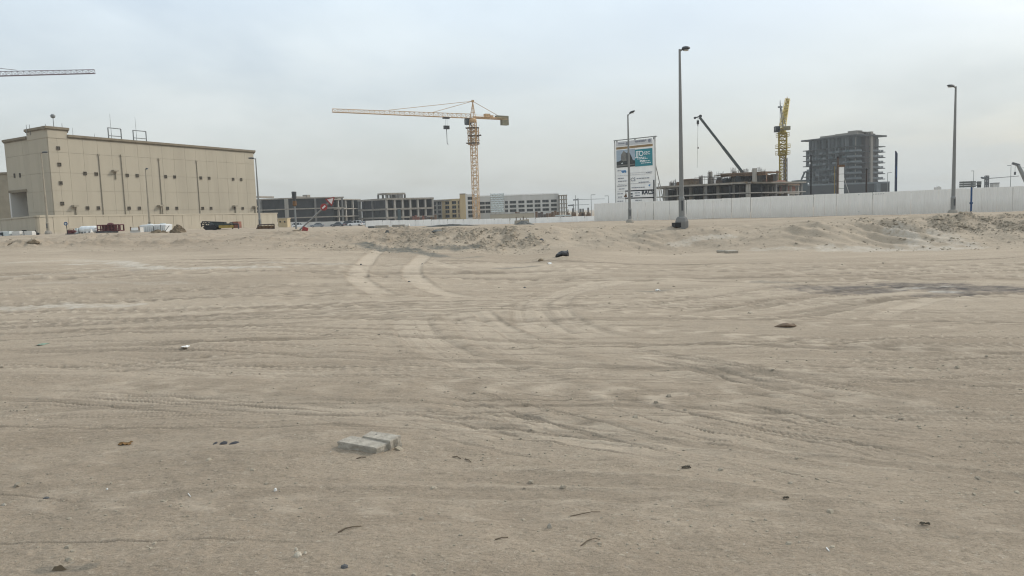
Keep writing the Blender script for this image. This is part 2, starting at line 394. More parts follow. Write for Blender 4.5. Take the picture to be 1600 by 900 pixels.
def relief(x, y):
    """small relief on top of land(): (height, attributes)"""
    t, a = bank_t(x, y)
    D = np.hypot(x, y)
    bank = np.exp(-((t - .55) / .62) ** 2) * sst(1, 20, y)
    nearw = 1 - sst(60, 140, D)
    z = .05 * fbm(x * .22, y * .22, 1, 3) * nearw + .013 * fbm(x * 1.0, y * 1.7, 2, 5, .55) * nearw
    z += .0065 * fbm(x * 4, y * 5.5, 4, 4, .62) * (1 - sst(20, 45, D))
    z += .0045 * np.abs(fbm(x * 8.5, y * 8.5, 6, 3, .6)) * (1 - sst(12, 20, D)) * np.clip(.5 + .8 * vnoise(x * .5, y * .7, 12), 0, 1.2)
    # scuffed, trodden sand: sparse shallow dents
    dn = vnoise(x * 2.6, y * 3.4, 8); z -= .015 * sst(.2, .85, dn) * (1 - sst(25, 45, D)) * (.5 + .5 * vnoise(x * .3, y * .3, 9))
    # the bank: clods, slumps and dozer scrapes
    rub = sst(-.25, .5, fbm(x * .16, y * .1, 21, 3) + .25 * np.where(a > .05, 1, -.2) * 0 + np.interp(a, [-.7, -.2, -.1, -.05, .03, .06, .2, .4, .5, .7], [-.2, -.2, .45, .8, .6, -.5, -.1, .05, .1, .0]) + np.where(a > .3, .36 * np.clip((t - .62) * 3, -1, 1), 0))
    cl = fbm(x * 1.7, y * 1.7, 31, 5, .62)
    z += bank * (.10 * fbm(x * .5, y * .35, 30, 3) + (.035 + .085 * rub) * np.maximum(cl, -.35))
    sc = np.exp(-((a - .50) / .055) ** 2) + .8 * np.exp(-((a - .385) / .03) ** 2) + .5 * np.exp(-((a - .17) / .03) ** 2)
    z += np.exp(-((t - .5) / .38) ** 2) * sc * .10 * np.sin((x * 1.0 + y * .95) * 6.5 + 1.4 * vnoise(x * .8, y * .8, 44))
    gl = fbm(x * .55, y * .10 + t * .25, 52, 4, .55)             # water-worn gullies down the face
    z += np.exp(-((t - .5) / .42) ** 2) * np.where(a > .02, 1, .5) * sst(-.25, -.08, a) * .075 * np.minimum(gl, .35)
    top = np.exp(-((t - 1.0) / .16) ** 2)
    z += top * (.10 * fbm(x * .6, y * .6, 33, 4, .6) + .06 * rub * np.abs(cl))
    far = sst(46, 60, D) * (1 - sst(120, 170, D))
    z += far * .05 * fbm(x * .3, y * .3, 35, 4)
    for mx_, my_, rx, ry, h, ro in MOUNDS:
        q = np.nonzero((np.abs(x - mx_) < 2.2 * rx) & (np.abs(y - my_) < 2.2 * ry))[0]
        if len(q):
            e = np.exp(-((x[q] - mx_) / rx) ** 2 - ((y[q] - my_) / ry) ** 2)
            z[q] += h * e * (1 + ro * fbm(x[q] * 2.5, y[q] * 2.5, 61, 4))
    dz, pale_tone, churn_shade = tracks(x, y)
    # ground made paler across the middle distances, broken up by noise
    pw = sst(5.5, 13, y) * (1 - .6 * sst(30, 44, y)) * np.clip(.62 + .45 * fbm(x * .12, y * .16, 72, 4), 0, 1)
    pale_tone = np.clip(pale_tone + .55 * pw * (1 - churn_shade), 0, 1)
    return z + .85 * dz, dict(pale_tone=pale_tone, churn_shade=churn_shade, rub=bank * rub * np.clip(.6 + cl, 0, 1))
def ground_z(x, y):
    xa, ya = np.array([float(x)]), np.array([float(y)])
    return float(land(xa, ya)[0] + relief(xa, ya)[0][0])
def gpt(px, py):
    """a point on the finished ground under a pixel"""
    p = gnd(px, py)
    return Vector((p[0], p[1], ground_z(p[0], p[1])))
# ------------------------------------------------------------------ materials
MATS = {}
def mat(name, col, rough=.8, var=.12, scale=1.5, metal=0.0, bump=0.0, bscale=30.0, col2=None, streak=False, spec=.3):
    """a paint, plaster or metal with uneven colour: two noises move it around its base colour"""
    if name in MATS: return MATS[name]
    M = bpy.data.materials.new(name); M.use_nodes = True
    t = M.node_tree; b = t.nodes['Principled BSDF']
    b.inputs['Roughness'].default_value = rough; b.inputs['Metallic'].default_value = metal
    b.inputs['Specular IOR Level'].default_value = spec
    co = N(t, 'ShaderNodeTexCoord')
    mp = N(t, 'ShaderNodeMapping'); t.links.new(co.outputs['Object'], mp.inputs[0])
    if streak: mp.inputs['Scale'].default_value = (1, 1, .12)
    n1 = N(t, 'ShaderNodeTexNoise'); n1.inputs['Scale'].default_value = scale; n1.inputs['Detail'].default_value = 7
    n1.inputs['Roughness'].default_value = .65
    t.links.new(mp.outputs[0], n1.inputs['Vector'])
    rp = N(t, 'ShaderNodeValToRGB')
    c2 = col2 or tuple(c * (1 - 2.2 * var) for c in col)
    rp.color_ramp.elements[0].position = .3; rp.color_ramp.elements[0].color = (*c2, 1)
    rp.color_ramp.elements[1].position = .62; rp.color_ramp.elements[1].color = (*[min(c * (1 + .5 * var), .9) for c in col], 1)
    t.links.new(n1.outputs['Fac'], rp.inputs[0])
    t.links.new(rp.outputs[0], b.inputs['Base Color'])
    if bump:
        n2 = N(t, 'ShaderNodeTexNoise'); n2.inputs['Scale'].default_value = bscale; n2.inputs['Detail'].default_value = 5
        t.links.new(co.outputs['Object'], n2.inputs['Vector'])
        bp = N(t, 'ShaderNodeBump'); bp.inputs['Strength'].default_value = bump; bp.inputs['Distance'].default_value = .02
        t.links.new(n2.outputs['Fac'], bp.inputs['Height']); t.links.new(bp.outputs[0], b.inputs['Normal'])
    MATS[name] = M
    return M

def ground_material():
    M = bpy.data.materials.new('sandy_ground'); M.use_nodes = True
    t = M.node_tree; b = t.nodes['Principled BSDF']; L = t.links.new
    b.inputs['Specular IOR Level'].default_value = .12
    co = N(t, 'ShaderNodeTexCoord')
    def noise(scale, det=6, ro=.6, sx=1, sy=1):
        v = co.outputs['Object']
        if sx != 1 or sy != 1:
            mp = N(t, 'ShaderNodeMapping'); mp.inputs['Scale'].default_value = (sx, sy, 1); L(v, mp.inputs[0]); v = mp.outputs[0]
        n = N(t, 'ShaderNodeTexNoise'); n.inputs['Scale'].default_value = scale; n.inputs['Detail'].default_value = det
        n.inputs['Roughness'].default_value = ro; L(v, n.inputs['Vector']); return n.outputs['Fac']
    def rng_(v, a, c, lo=0., hi=1.):
        r = N(t, 'ShaderNodeMapRange'); r.inputs['From Min'].default_value = a; r.inputs['From Max'].default_value = c
        r.inputs['To Min'].default_value = lo; r.inputs['To Max'].default_value = hi; L(v, r.inputs['Value']); return r.outputs[0]
    def mix(f, a, c, mode='MIX'):
        n = N(t, 'ShaderNodeMix', data_type='RGBA', blend_type=mode)
        if isinstance(f, float): n.inputs[0].default_value = f
        else: L(f, n.inputs[0])
        for k, v in ((6, a), (7, c)):
            if isinstance(v, tuple): n.inputs[k].default_value = (*v, 1)
            else: L(v, n.inputs[k])
        return n.outputs[2]
    def att(nm):
        a = N(t, 'ShaderNodeAttribute', attribute_name=nm); return a.outputs['Fac']
    def mul(a, c):
        n = N(t, 'ShaderNodeMath', operation='MULTIPLY')
        for k, v in ((0, a), (1, c)):
            if isinstance(v, (int, float)): n.inputs[k].default_value = v
            else: L(v, n.inputs[k])
        return n.outputs[0]
    c = mix(rng_(noise(.16, 6, .6, 1, 2.2), .36, .64), SAND_LO, SAND_HI)
    c = mix(rng_(noise(1.2, 8, .65, .6, 2.0), .38, .70, 0, .5), c, (SAND_LO[0] * .80, SAND_LO[1] * .79, SAND_LO[2] * .78))
    c = mix(rng_(noise(9, 6, .7), .52, .72, 0, .45), c, (SAND_HI[0] * 1.12, SAND_HI[1] * 1.12, SAND_HI[2] * 1.14))
    # grains and grit
    c = mix(rng_(noise(160, 3, .7), .54, .72, 0, .65), c, (.155, .125, .090))
    c = mix(rng_(noise(95, 3, .6), .60, .74, 0, .55), c, (.55, .49, .40))
    v = N(t, 'ShaderNodeTexVoronoi'); v.inputs['Scale'].default_value = 14; L(co.outputs['Object'], v.inputs['Vector'])
    spk = rng_(v.outputs['Distance'], .10, .05)
    sc = N(t, 'ShaderNodeSeparateColor'); L(v.outputs['Color'], sc.inputs[0])
    c = mix(mul(spk, rng_(sc.outputs[0], .86, .92, 0, .7)), c, (.13, .11, .085))
    c = mix(mul(spk, rng_(sc.outputs[1], .86, .90, 0, .7)), c, (.62, .59, .52))
    c = mix(rng_(noise(58, 3, .75), .50, .68, 0, .55), c, (.190, .152, .108))
    c = mix(rng_(noise(24, 4, .75, .7, 1), .54, .72, 0, .50), c, (.165, .135, .098))
    c = mix(rng_(noise(31, 4, .75, .7, 1), .56, .72, 0, .45), c, (.56, .49, .39))
    # what lies on it
    c = mix(mul(att('pale_tone'), .62), c, PALE_SAND)  # paler mix: compacted tracks, painted lit ridges, middle distances
    c = mix(mul(att('churn_shade'), .58), c, (.165, .134, .098))  # darker turned sand, with the shade of ruts put into the colour too
    c = mix(mul(att('rub'), .34), c, (.245, .200, .148))
    c = mix(mul(att('brown'), .55), c, (.235, .185, .135))
    c = mix(mul(att('damp'), rng_(noise(2.2, 6, .75, .6, 1.6), .34, .54, .45, 1.0)), c, (.080, .071, .068))
    gn = noise(6, 5, .7)
    c = mix(mul(att('dark'), rng_(gn, .30, .5, .55, .92)), c, (.105, .112, .100))
    c = mix(mul(att('salt'), rng_(gn, .35, .62, .25, 1.)), c, (.60, .56, .49))
    L(c, b.inputs['Base Color'])
    r = rng_(att('damp'), 0, 1, .96, .85); L(r, b.inputs['Roughness'])
    h = N(t, 'ShaderNodeMath', operation='ADD'); L(mul(noise(38, 6, .7), 1.0), h.inputs[0]); L(mul(noise(170, 3, .7), .35), h.inputs[1])
    bp = N(t, 'ShaderNodeBump'); bp.inputs['Strength'].default_value = .65; bp.inputs['Distance'].default_value = .022
    L(h.outputs[0], bp.inputs['Height'])
    h2 = noise(5.5, 6, .7, .55, 1.6)
    bp2 = N(t, 'ShaderNodeBump'); bp2.inputs['Strength'].default_value = .9; bp2.inputs['Distance'].default_value = .06
    L(h2, bp2.inputs['Height']); L(bp2.outputs[0], bp.inputs['Normal'])
    L(bp.outputs[0], b.inputs['Normal'])
    return M
SAND_LO, SAND_HI, PALE_SAND = (.305, .245, .180), (.415, .339, .254), (.560, .468, .362)

# ------------------------------------------------------------------ objects: builders and tags
def tag(o, label=None, cat=None, group=None, kind=None):
    if label: o['label'] = label
    if cat: o['category'] = cat
    if group: o['group'] = group
    if kind: o['kind'] = kind
    return o
def thing(name, label, cat, loc=(0, 0, 0), group=None, rz=0.0):
    o = bpy.data.objects.new(name, None); COL.objects.link(o)
    o.empty_display_size = .2
    o.location = loc; o.rotation_euler = (0, 0, rz)
    return tag(o, label, cat, group)
def root_loc(p):
    v = Vector((0, 0, 0))
    while p is not None:
        v = v + Vector(p.location); p = p.parent
    return v
class MB:
    """gathers faces for one mesh; coordinates in the world unless build(local=True)"""
    def __init__(s): s.v, s.f = [], []
    def add(s, vs, fs):
        n = len(s.v); s.v += [tuple(v) for v in vs]; s.f += [tuple(i + n for i in f) for f in fs]; return s
    def box(s, c, size, rz=0.0, rx=0.0, ry=0.0):
        hx, hy, hz = size[0] / 2, size[1] / 2, size[2] / 2
        Mx = Matrix.Rotation(rz, 3, 'Z') @ Matrix.Rotation(ry, 3, 'Y') @ Matrix.Rotation(rx, 3, 'X')
        vs = [Vector(c) + Mx @ Vector((x * hx, y * hy, z * hz)) for x in (-1, 1) for y in (-1, 1) for z in (-1, 1)]
        return s.add(vs, [(0, 1, 3, 2), (4, 6, 7, 5), (0, 4, 5, 1), (2, 3, 7, 6), (0, 2, 6, 4), (1, 5, 7, 3)])
    def prism(s, poly, z0, z1):
        n = len(poly)
        vs = [(p[0], p[1], z0) for p in poly] + [(p[0], p[1], z1) for p in poly]
        ar = sum(poly[i][0] * poly[(i + 1) % n][1] - poly[(i + 1) % n][0] * poly[i][1] for i in range(n))
        fs = [tuple(range(n - 1, -1, -1)), tuple(range(n, 2 * n))] + [(i, (i + 1) % n, n + (i + 1) % n, n + i) for i in range(n)]
        if ar < 0: fs = [f[::-1] for f in fs]
        return s.add(vs, fs)
    def slab(s, A, B, z0, z1, t0, t1):
        """an upright board along A->B, from t0 to t1 behind its front line (left of A->B is behind)"""
        e = Vector((B[0] - A[0], B[1] - A[1])).normalized(); n = Vector((-e.y, e.x))
        a, b = Vector(A[:2]), Vector(B[:2])
        return s.prism([a + n * t0, b + n * t0, b + n * t1, a + n * t1], z0, z1)
    def tube(s, p, q, r0, r1=None, n=8, cap=True):
        r1 = r0 if r1 is None else r1
        p, q = Vector(p), Vector(q); d = (q - p)
        if d.length < 1e-7: return s
        d.normalize(); u = d.orthogonal().normalized(); w = d.cross(u)
        vs = []
        for c, r in ((p, r0), (q, r1)):
            for k in range(n):
                a = 2 * math.pi * (k + .5) / n
                vs.append(c + u * (r * math.cos(a)) + w * (r * math.sin(a)))
        fs = [(k, (k + 1) % n, n + (k + 1) % n, n + k) for k in range(n)]
        if cap: fs += [tuple(range(n - 1, -1, -1)), tuple(range(n, 2 * n))]
        return s.add(vs, fs)
    def path(s, pts, r, n=6):
        for a, b in zip(pts[:-1], pts[1:]): s.tube(a, b, r, r, n)
        return s
    def lathe(s, c, prof, n=14):
        vs, fs = [], []
        for r, z in prof:
            for k in range(n):
                a = 2 * math.pi * k / n; vs.append((c[0] + r * math.cos(a), c[1] + r * math.sin(a), c[2] + z))
        for i in range(len(prof) - 1):
            for k in range(n):
                fs.append((i * n + k, i * n + (k + 1) % n, (i + 1) * n + (k + 1) % n, (i + 1) * n + k))
        fs += [tuple(range(n - 1, -1, -1)), tuple(range((len(prof) - 1) * n, len(prof) * n))]
        return s.add(vs, fs)
    def loft(s, rings, cap=True):
        n = len(rings[0]); vs = [v for r in rings for v in r]
        fs = []
        for i in range(len(rings) - 1):
            for k in range(n): fs.append((i * n + k, i * n + (k + 1) % n, (i + 1) * n + (k + 1) % n, (i + 1) * n + k))
        if cap: fs += [tuple(range(n - 1, -1, -1)), tuple(range((len(rings) - 1) * n, len(rings) * n))]
        return s.add(vs, fs)
    def lattice(s, A, B, up, w0, h0, w1=None, h1=None, bays=10, rc=.06, rd=.035, tri=False):
        """a trussed boom from A to B; up is its vertical side"""
        w1 = w0 if w1 is None else w1; h1 = h0 if h1 is None else h1
        A, B = Vector(A), Vector(B); d = (B - A).normalized(); up = Vector(up)
        side = d.cross(up).normalized(); up = side.cross(d).normalized()
        rows = []
        for i in range(bays + 1):
            t = i / bays; c = A.lerp(B, t); w = w0 + (w1 - w0) * t; h = h0 + (h1 - h0) * t
            if tri: rows.append([c - side * w / 2, c + side * w / 2, c + up * h])
            else: rows.append([c - side * w / 2 - up * h / 2, c + side * w / 2 - up * h / 2, c + side * w / 2 + up * h / 2, c - side * w / 2 + up * h / 2])
        m_ = len(rows[0])
        for k in range(m_): s.tube(rows[0][k], rows[-1][k], rc, rc, 4)
        for i in range(bays + 1):
            for k in range(m_): s.tube(rows[i][k], rows[i][(k + 1) % m_], rd, rd, 4, False)
        for i in range(bays):
            for k in range(m_):
                a, b = (k, (k + 1) % m_) if i % 2 else ((k + 1) % m_, k)
                s.tube(rows[i][a], rows[i + 1][b], rd, rd, 4, False)
        return s
    def build(s, name, M, parent=None, local=False, smooth=False, origin=None):
        me = bpy.data.meshes.new(name)
        if parent is not None and not local: o_ = root_loc(parent)
        elif origin is not None: o_ = Vector(origin)
        else: o_ = Vector((0, 0, 0))
        me.from_pydata([(v[0] - o_.x, v[1] - o_.y, v[2] - o_.z) for v in s.v], [], s.f)
        me.materials.append(M if not isinstance(M, str) else MATS[M])
        if smooth:
            me.polygons.foreach_set('use_smooth', [True] * len(me.polygons))
        me.update()
        o = bpy.data.objects.new(name, me); COL.objects.link(o)
        if parent is not None: o.parent = parent
        elif origin is not None: o.location = o_
        return o
def inst(name, mesh, parent, loc=(0, 0, 0), rz=0.0, rot=None, scale=None):
    """another piece that shares a mesh"""
    o = bpy.data.objects.new(name, mesh); COL.objects.link(o)
    o.parent = parent; o.location = loc
    o.rotation_euler = rot or (0, 0, rz)
    if scale: o.scale = scale
    return o
def copy_tree(o, parent=None):
    c = o.copy(); COL.objects.link(c)
    if parent is not None: c.parent = parent
    for ch in list(o.children): copy_tree(ch, c)
    return c

# ------------------------------------------------------------------ the ground: one sheet to the horizon
def build_ground():
    h = R(37.5)
    th = np.concatenate([np.linspace(-math.pi, -R(62), 50, endpoint=False), np.linspace(-R(62), -h, 46, endpoint=False),
                         np.arctan(np.linspace(-math.tan(h), math.tan(h), 860)),
                         np.linspace(h, R(62), 47)[1:], np.linspace(R(62), math.pi, 50, endpoint=False)[1:]])
    r = np.concatenate([np.geomspace(.4, 2.9, 26, endpoint=False), 1 / np.linspace(1 / 2.9, 1 / 27.0, 560, endpoint=False),
                        np.linspace(27, 52, 280, endpoint=False), np.geomspace(52, 260, 100, endpoint=False), np.geomspace(260, 3800, 34)])
    TH, RR = np.meshgrid(th, r)
    X = (RR * np.sin(TH)).ravel(); Y = (RR * np.cos(TH)).ravel()
    Z = land(X, Y); dz, at_ = relief(X, Y); Z = Z + dz
    n, k = len(r), len(th)
    V = np.concatenate([np.stack([X, Y, Z], 1), [[0, 0, 0]]]).astype(np.float32)
    i = np.arange(n - 1)[:, None] * k; j = np.arange(k)[None, :]; jn = (j + 1) % k
    quads = np.stack([i + j, i + jn, i + k + jn, i + k + j], -1).reshape(-1, 4)[:, ::-1]
    j = np.arange(k); tris = np.stack([np.full(k, n * k), (j + 1) % k, j], 1)[:, ::-1][:, ::-1]
    me = bpy.data.meshes.new('ground')
    me.vertices.add(len(V)); me.vertices.foreach_set('co', V.ravel())
    nl = quads.size + tris.size
    me.loops.add(nl); me.loops.foreach_set('vertex_index', np.concatenate([quads.ravel(), tris.ravel()]).astype(np.int32))
    st = np.concatenate([np.arange(len(quads)) * 4, quads.size + np.arange(len(tris)) * 3]).astype(np.int32)
    me.polygons.add(len(st)); me.polygons.foreach_set('loop_start', st)
    me.polygons.foreach_set('use_smooth', np.ones(len(st), bool))
    me.update(calc_edges=True)
    for key in ('salt', 'dark', 'damp', 'brown'): at_[key] = patches(X, Y, key)
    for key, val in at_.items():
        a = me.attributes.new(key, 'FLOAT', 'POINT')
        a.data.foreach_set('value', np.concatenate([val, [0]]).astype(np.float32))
    me.materials.append(ground_material())
    o = bpy.data.objects.new('ground', me); COL.objects.link(o)
    return tag(o, kind='structure')
build_ground()
# ------------------------------------------------------------------ paints and stuffs
mat('beige_render', (.392, .348, .270), .85, .05, .35, streak=True, bump=.1)
mat('beige_joint', (.300, .258, .190), .9, .08, .6)
mat('beige_plain', (.392, .348, .272), .9, .07, .3, streak=True)
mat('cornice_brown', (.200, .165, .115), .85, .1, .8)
mat('dark_louvre', (.050, .042, .032), .7, .1, 3)
mat('louvre_frame', (.13, .11, .08), .7, .1, 3)
mat('grey_pipe', (.315, .278, .215), .6, .1, 2)
mat('steel_grey', (.24, .25, .25), .45, .12, 3, metal=.4)
mat('pole_grey', (.235, .235, .225), .5, .12, 1.2, metal=.25, streak=True)
mat('lamp_dark', (.075, .08, .085), .5, .1, 4)
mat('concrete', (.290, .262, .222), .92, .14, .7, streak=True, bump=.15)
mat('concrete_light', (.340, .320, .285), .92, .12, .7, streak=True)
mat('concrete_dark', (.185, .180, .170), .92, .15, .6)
mat('inside_shade', (.042, .043, .045), .95, .2, .5)  # near-black: shade of the open floors put into the colour
mat('hoarding_white', (.830, .800, .750), .55, .05, .5, streak=True)
def skirt_dirt(M, z0, z1, col, f):
    t = M.node_tree; b = t.nodes['Principled BSDF']; old = b.inputs['Base Color'].links[0].from_socket
    g = N(t, 'ShaderNodeNewGeometry'); sp_ = N(t, 'ShaderNodeSeparateXYZ'); t.links.new(g.outputs['Position'], sp_.inputs[0])
    n = N(t, 'ShaderNodeTexNoise'); n.inputs['Scale'].default_value = .9; n.inputs['Detail'].default_value = 6; t.links.new(g.outputs['Position'], n.inputs['Vector'])
    a = N(t, 'ShaderNodeMath', operation='MULTIPLY_ADD'); a.inputs[1].default_value = -1.1; t.links.new(n.outputs['Fac'], a.inputs[0]); t.links.new(sp_.outputs['Z'], a.inputs[2])
    r = N(t, 'ShaderNodeMapRange'); r.inputs['From Min'].default_value = z1 - .5; r.inputs['From Max'].default_value = z0 - .5; r.inputs['To Max'].default_value = f
    t.links.new(a.outputs[0], r.inputs['Value'])
    m_ = N(t, 'ShaderNodeMix', data_type='RGBA'); t.links.new(r.outputs[0], m_.inputs[0]); t.links.new(old, m_.inputs[6]); m_.inputs[7].default_value = (*col, 1)
    t.links.new(m_.outputs[2], b.inputs['Base Color'])
skirt_dirt(MATS['hoarding_white'], .1, 1.3, (.50, .43, .34), .35)
mat('hoarding_post', (.45, .45, .43), .6, .1, 1)
mat('white_paint', (.85, .84, .81), .5, .06, .8, streak=True)
mat('tan_render', (.480, .370, .210), .85, .06, .4, streak=True)
mat('grey_render', (.360, .345, .315), .88, .07, .4, streak=True)
mat('pale_render', (.540, .525, .490), .85, .06, .4, streak=True)
mat('formwork', (.175, .105, .060), .9, .25, 1.5)
mat('formwork_red', (.235, .105, .075), .9, .2, 1.2)
mat('plywood', (.205, .145, .090), .9, .2, 1.2)
mat('rebar', (.110, .085, .070), .8, .2, 3)
mat('mesh_sheet', (.52, .56, .55), .7, .08, .6)
mat('glass_dark', (.016, .022, .025), .22, .2, .4, spec=.5)
mat('glass_teal', (.030, .058, .066), .22, .2, .4, spec=.5)
mat('hotel_grey', (.036, .050, .055), .7, .1, .3)
mat('hotel_slab', (.034, .038, .040), .75, .1, .4)
mat('hotel_trim', (.125, .142, .150), .7, .1, .4)
mat('hotel_cream', (.225, .206, .178), .8, .06, .3)
mat('hotel_brown', (.045, .033, .028), .7, .1, .5)
mat('crane_yellow', (.370, .275, .045), .55, .12, 1.5)
mat('crane_orange', (.520, .330, .160), .6, .15, 1.2)
mat('crane_plum', (.215, .165, .185), .6, .12, 1.2)
mat('counterweight', (.200, .180, .110), .9, .15, 1)
mat('near_black', (.022, .022, .024), .6, .15, 3)
mat('boom_green', (.045, .058, .055), .45, .12, 1)
mat('red_sign', (.320, .060, .055), .5, .12, 6)
mat('blue_post', (.030, .075, .180), .5, .12, 2)
mat('navy', (.030, .040, .075), .5, .12, 1)
mat('maroon', (.115, .034, .036), .6, .2, 4)
mat('machine_yellow', (.330, .235, .060), .55, .15, 3)
mat('tank_white', (.640, .655, .65), .4, .06, 1.2, streak=True)
mat('cabin_tan', (.480, .385, .240), .75, .08, 2)
mat('soil_brown', (.190, .145, .095), .95, .25, 2.5, bump=.4, bscale=8)
mat('gravel_grey', (.150, .150, .138), .95, .25, 2.5, bump=.5, bscale=9)
mat('stone_grey', (.365, .328, .270), .93, .16, 14, bump=.5, bscale=60)

def perp(A, B):
    e = Vector((B[0] - A[0], B[1] - A[1])).normalized()
    return e, Vector((-e.y, e.x))
def v3(p, z): return Vector((p[0], p[1], z))

# ------------------------------------------------------------------ the beige windowless utility building on the left
def utility_building():
    zr = at(104, 210.5, 128).z
    A = at(104, 210.5, 128); B = pz(395, 235, zr)
    C, sC = onwall(72, 197, A, B)
    zt = C.z
    Lp = pz(8, 219, zr)
    TL, sTL = onwall(36, 213, C, Lp)
    C2, B2, L2 = Vector(C[:2]), Vector(B[:2]), Vector(Lp[:2])
    e, n = perp(C, B); es, ns = perp(Lp, C)        # main face runs C->B, end face L->C (behind is to the left of each)
    root = thing('utility_building', 'tall beige windowless utility building with small dark louvres and a corner tower', 'building', (C.x, C.y, 0))
    z0 = -1.0
    D2 = L2 + (B2 - C2)
    (dA, sa), (dB, sb) = onwall(18, 333, Lp, C), onwall(45.5, 333, Lp, C)
    ztop = onwall(30, 299.5, Lp, C)[0].z
    Pa, Pb = L2 + es * sa, L2 + es * sb
    core = MB()
    core.prism([C2, B2, D2, L2, Pa, Pa + ns * 3, Pb + ns * 3, Pb], z0, ztop)
    core.prism([C2, B2, D2, L2], ztop, zr - .3)
    core.build('wall_core', 'beige_joint', root)
    Lf = (B2 - C2).length; Ls = (C2 - L2).length
    # rows of precast panels on the main face
    zrow_ = [onwall(155, y, A, B)[0].z for y in (329.5, 322.5, 299, 272, 242)]
    rows = [z0] + zrow_[:1] + zrow_[2:] + [zr - .55]
    ncol = 16
    s_t = -sC
    cols = [0.0, s_t * .45, s_t] + [s_t + (Lf - s_t) * k / ncol for k in range(1, ncol + 1)]
    J = .014
    for ci in range(len(cols) - 1):
        for ri in range(len(rows) - 1):
            a, b = C2 + e * (cols[ci] + J), C2 + e * (cols[ci + 1] - J)
            z1 = rows[ri + 1] - J
            pr = .09 + random.uniform(0, .015)
            MB().slab(a, b, rows[ri] + J, z1, -pr, .02).build('wall_panel', 'beige_render', root)
    # end face panels, leaving the porch open
    scol = [0, sa, sb, sTL, (sTL + Ls) / 2, Ls]
    scol = sorted(set(round(v, 3) for v in scol))
    for ci in range(len(scol) - 1):
        for ri in range(len(rows) - 1):
            z_lo, z_hi = rows[ri], rows[ri + 1]
            a, b = L2 + es * (scol[ci] + J), L2 + es * (scol[ci + 1] - J)
            if sa - .01 <= scol[ci] and scol[ci + 1] <= sb + .01:
                if z_hi <= ztop + .2: continue
                z_lo = max(z_lo, ztop)
            MB().slab(a, b, z_lo + J, z_hi - J, -.09 - random.uniform(0, .015), .02).build('wall_panel', 'beige_render', root)
    # corner tower above the roof
    tw = MB()
    Te, Ts = C2 + e * s_t, L2 + es * sTL
    tpoly = [C2 - e * 0 , Te, Te + n * (C2 - Ts).length, Ts + e * 0]
    tw.prism([C2 - es * 0 + (-n) * .16, Te + (-n) * .16, Te + n * (C2 - Ts).length, Ts - ns * .16, C2 - n * .16 - ns * .16 + n * .16], zr - .7, zt - .5)
    tw.build('corner_tower', 'beige_render', root)
    cn = MB()
    def cornice(p, q, z, out=.38, h=.38):
        cn.slab(p, q, z - h, z, -out, .5); cn.slab(p, q, z - h - .16, z - h, -out * .55, .5)
    cornice(Te, B2 + e * .4, zr)
    cornice(L2 - es * .4, Ts, zr)
    ec = Vector(Te - C2).normalized()
    cornice(C2 - e * .42, Te + e * .3, zt)
    cornice(Ts - es * .3, C2 - es * .02, zt)
    tb = C2 + n * (C2 - Ts).length
    cn.slab(Te + e * .3, Te + e * .3 + n * (C2 - Ts).length, zt - .8, zt, -.02, .4)
    cn.slab(B2 + e * .4, B2 + e * .4 + n * 10, zr - .8, zr, -.02, .5)
    cn.build('cornice', 'cornice_brown', root)
    MB().prism([Te, B2, D2, L2, Ts, Ts + n * 2], zr - .36, zr - .31).build('roof', 'concrete', root)
    # louvres
    lv = [(132, 271), (149.5, 272), (198, 274), (213.5, 274.5), (258, 276), (272, 276.5), (313, 278), (326, 278.5), (363.5, 280), (376, 280.5),
          (136, 325), (153, 325), (201, 325.3), (217, 325.3), (261, 325.4), (275.5, 325.4), (316, 325.5), (329, 325.5), (366.5, 325.5), (378.5, 325.5),
          (90, 231.5), (92, 257), (94, 286), (96.5, 318)]
    w = .235
    first = None
    for px, py in lv:
        p, s = onwall(px, py, A, B)
        c = Vector((p.x, p.y)) - n * .135
        if first is None:
            f = MB()
            for q in (-1, 1):
                f.box((q * (w + .03), 0, 0), (.06, .16, 2 * w + .12)); f.box((0, 0, q * (w + .03)), (2 * w, .16, .06))
            f.box((0, 0, 0), (.05, .12, 2 * w)); f.box((0, 0.002, 0), (2 * w, .115, .05))
            g = MB()
            g.box((0, .03, 0), (2 * w, .06, 2 * w))
            first = (f, g)
            fo = f.build('window', 'louvre_frame', root, local=True); go = g.build('louvre', 'dark_louvre', fo, local=True)
        else:
            fo2 = inst('window', fo.data, root); inst('louvre', go.data, fo2); 
        o = fo if first and px == 132 else fo2
        o.location = (c.x - C.x, c.y - C.y, p.z); o.rotation_euler = (0, 0, math.atan2(e.y, e.x))
    for px, py in ((24, 274.5), (32.5, 274)):
        p, s = onwall(px, py, Lp, C); c = Vector((p.x, p.y)) - ns * .14
        o = MB().box((0, 0, 0), (.42, .1, .72)).build('vent_slot', 'dark_louvre', root, local=True)
        o.location = (c.x - C.x, c.y - C.y, p.z); o.rotation_euler = (0, 0, math.atan2(es.y, es.x))
    # rainwater pipes
    for (xa, ya), (xb, yb) in (((153, 243), (160, 331)), ((188, 244), (194.5, 331)), ((247, 250), (252, 331)), ((306, 253), (312, 331))):
        p, s = onwall(xa, ya, A, B); c = C2 + e * (s - sC) - n * .22
        c = Vector((p.x, p.y)) - n * .19
        MB().tube(v3(c, p.z), v3(c, z0), .075, .075, 8).box(v3(c, p.z + .1), (.3, .24, .34), math.atan2(e.y, e.x)).build('downpipe', 'grey_pipe', root)
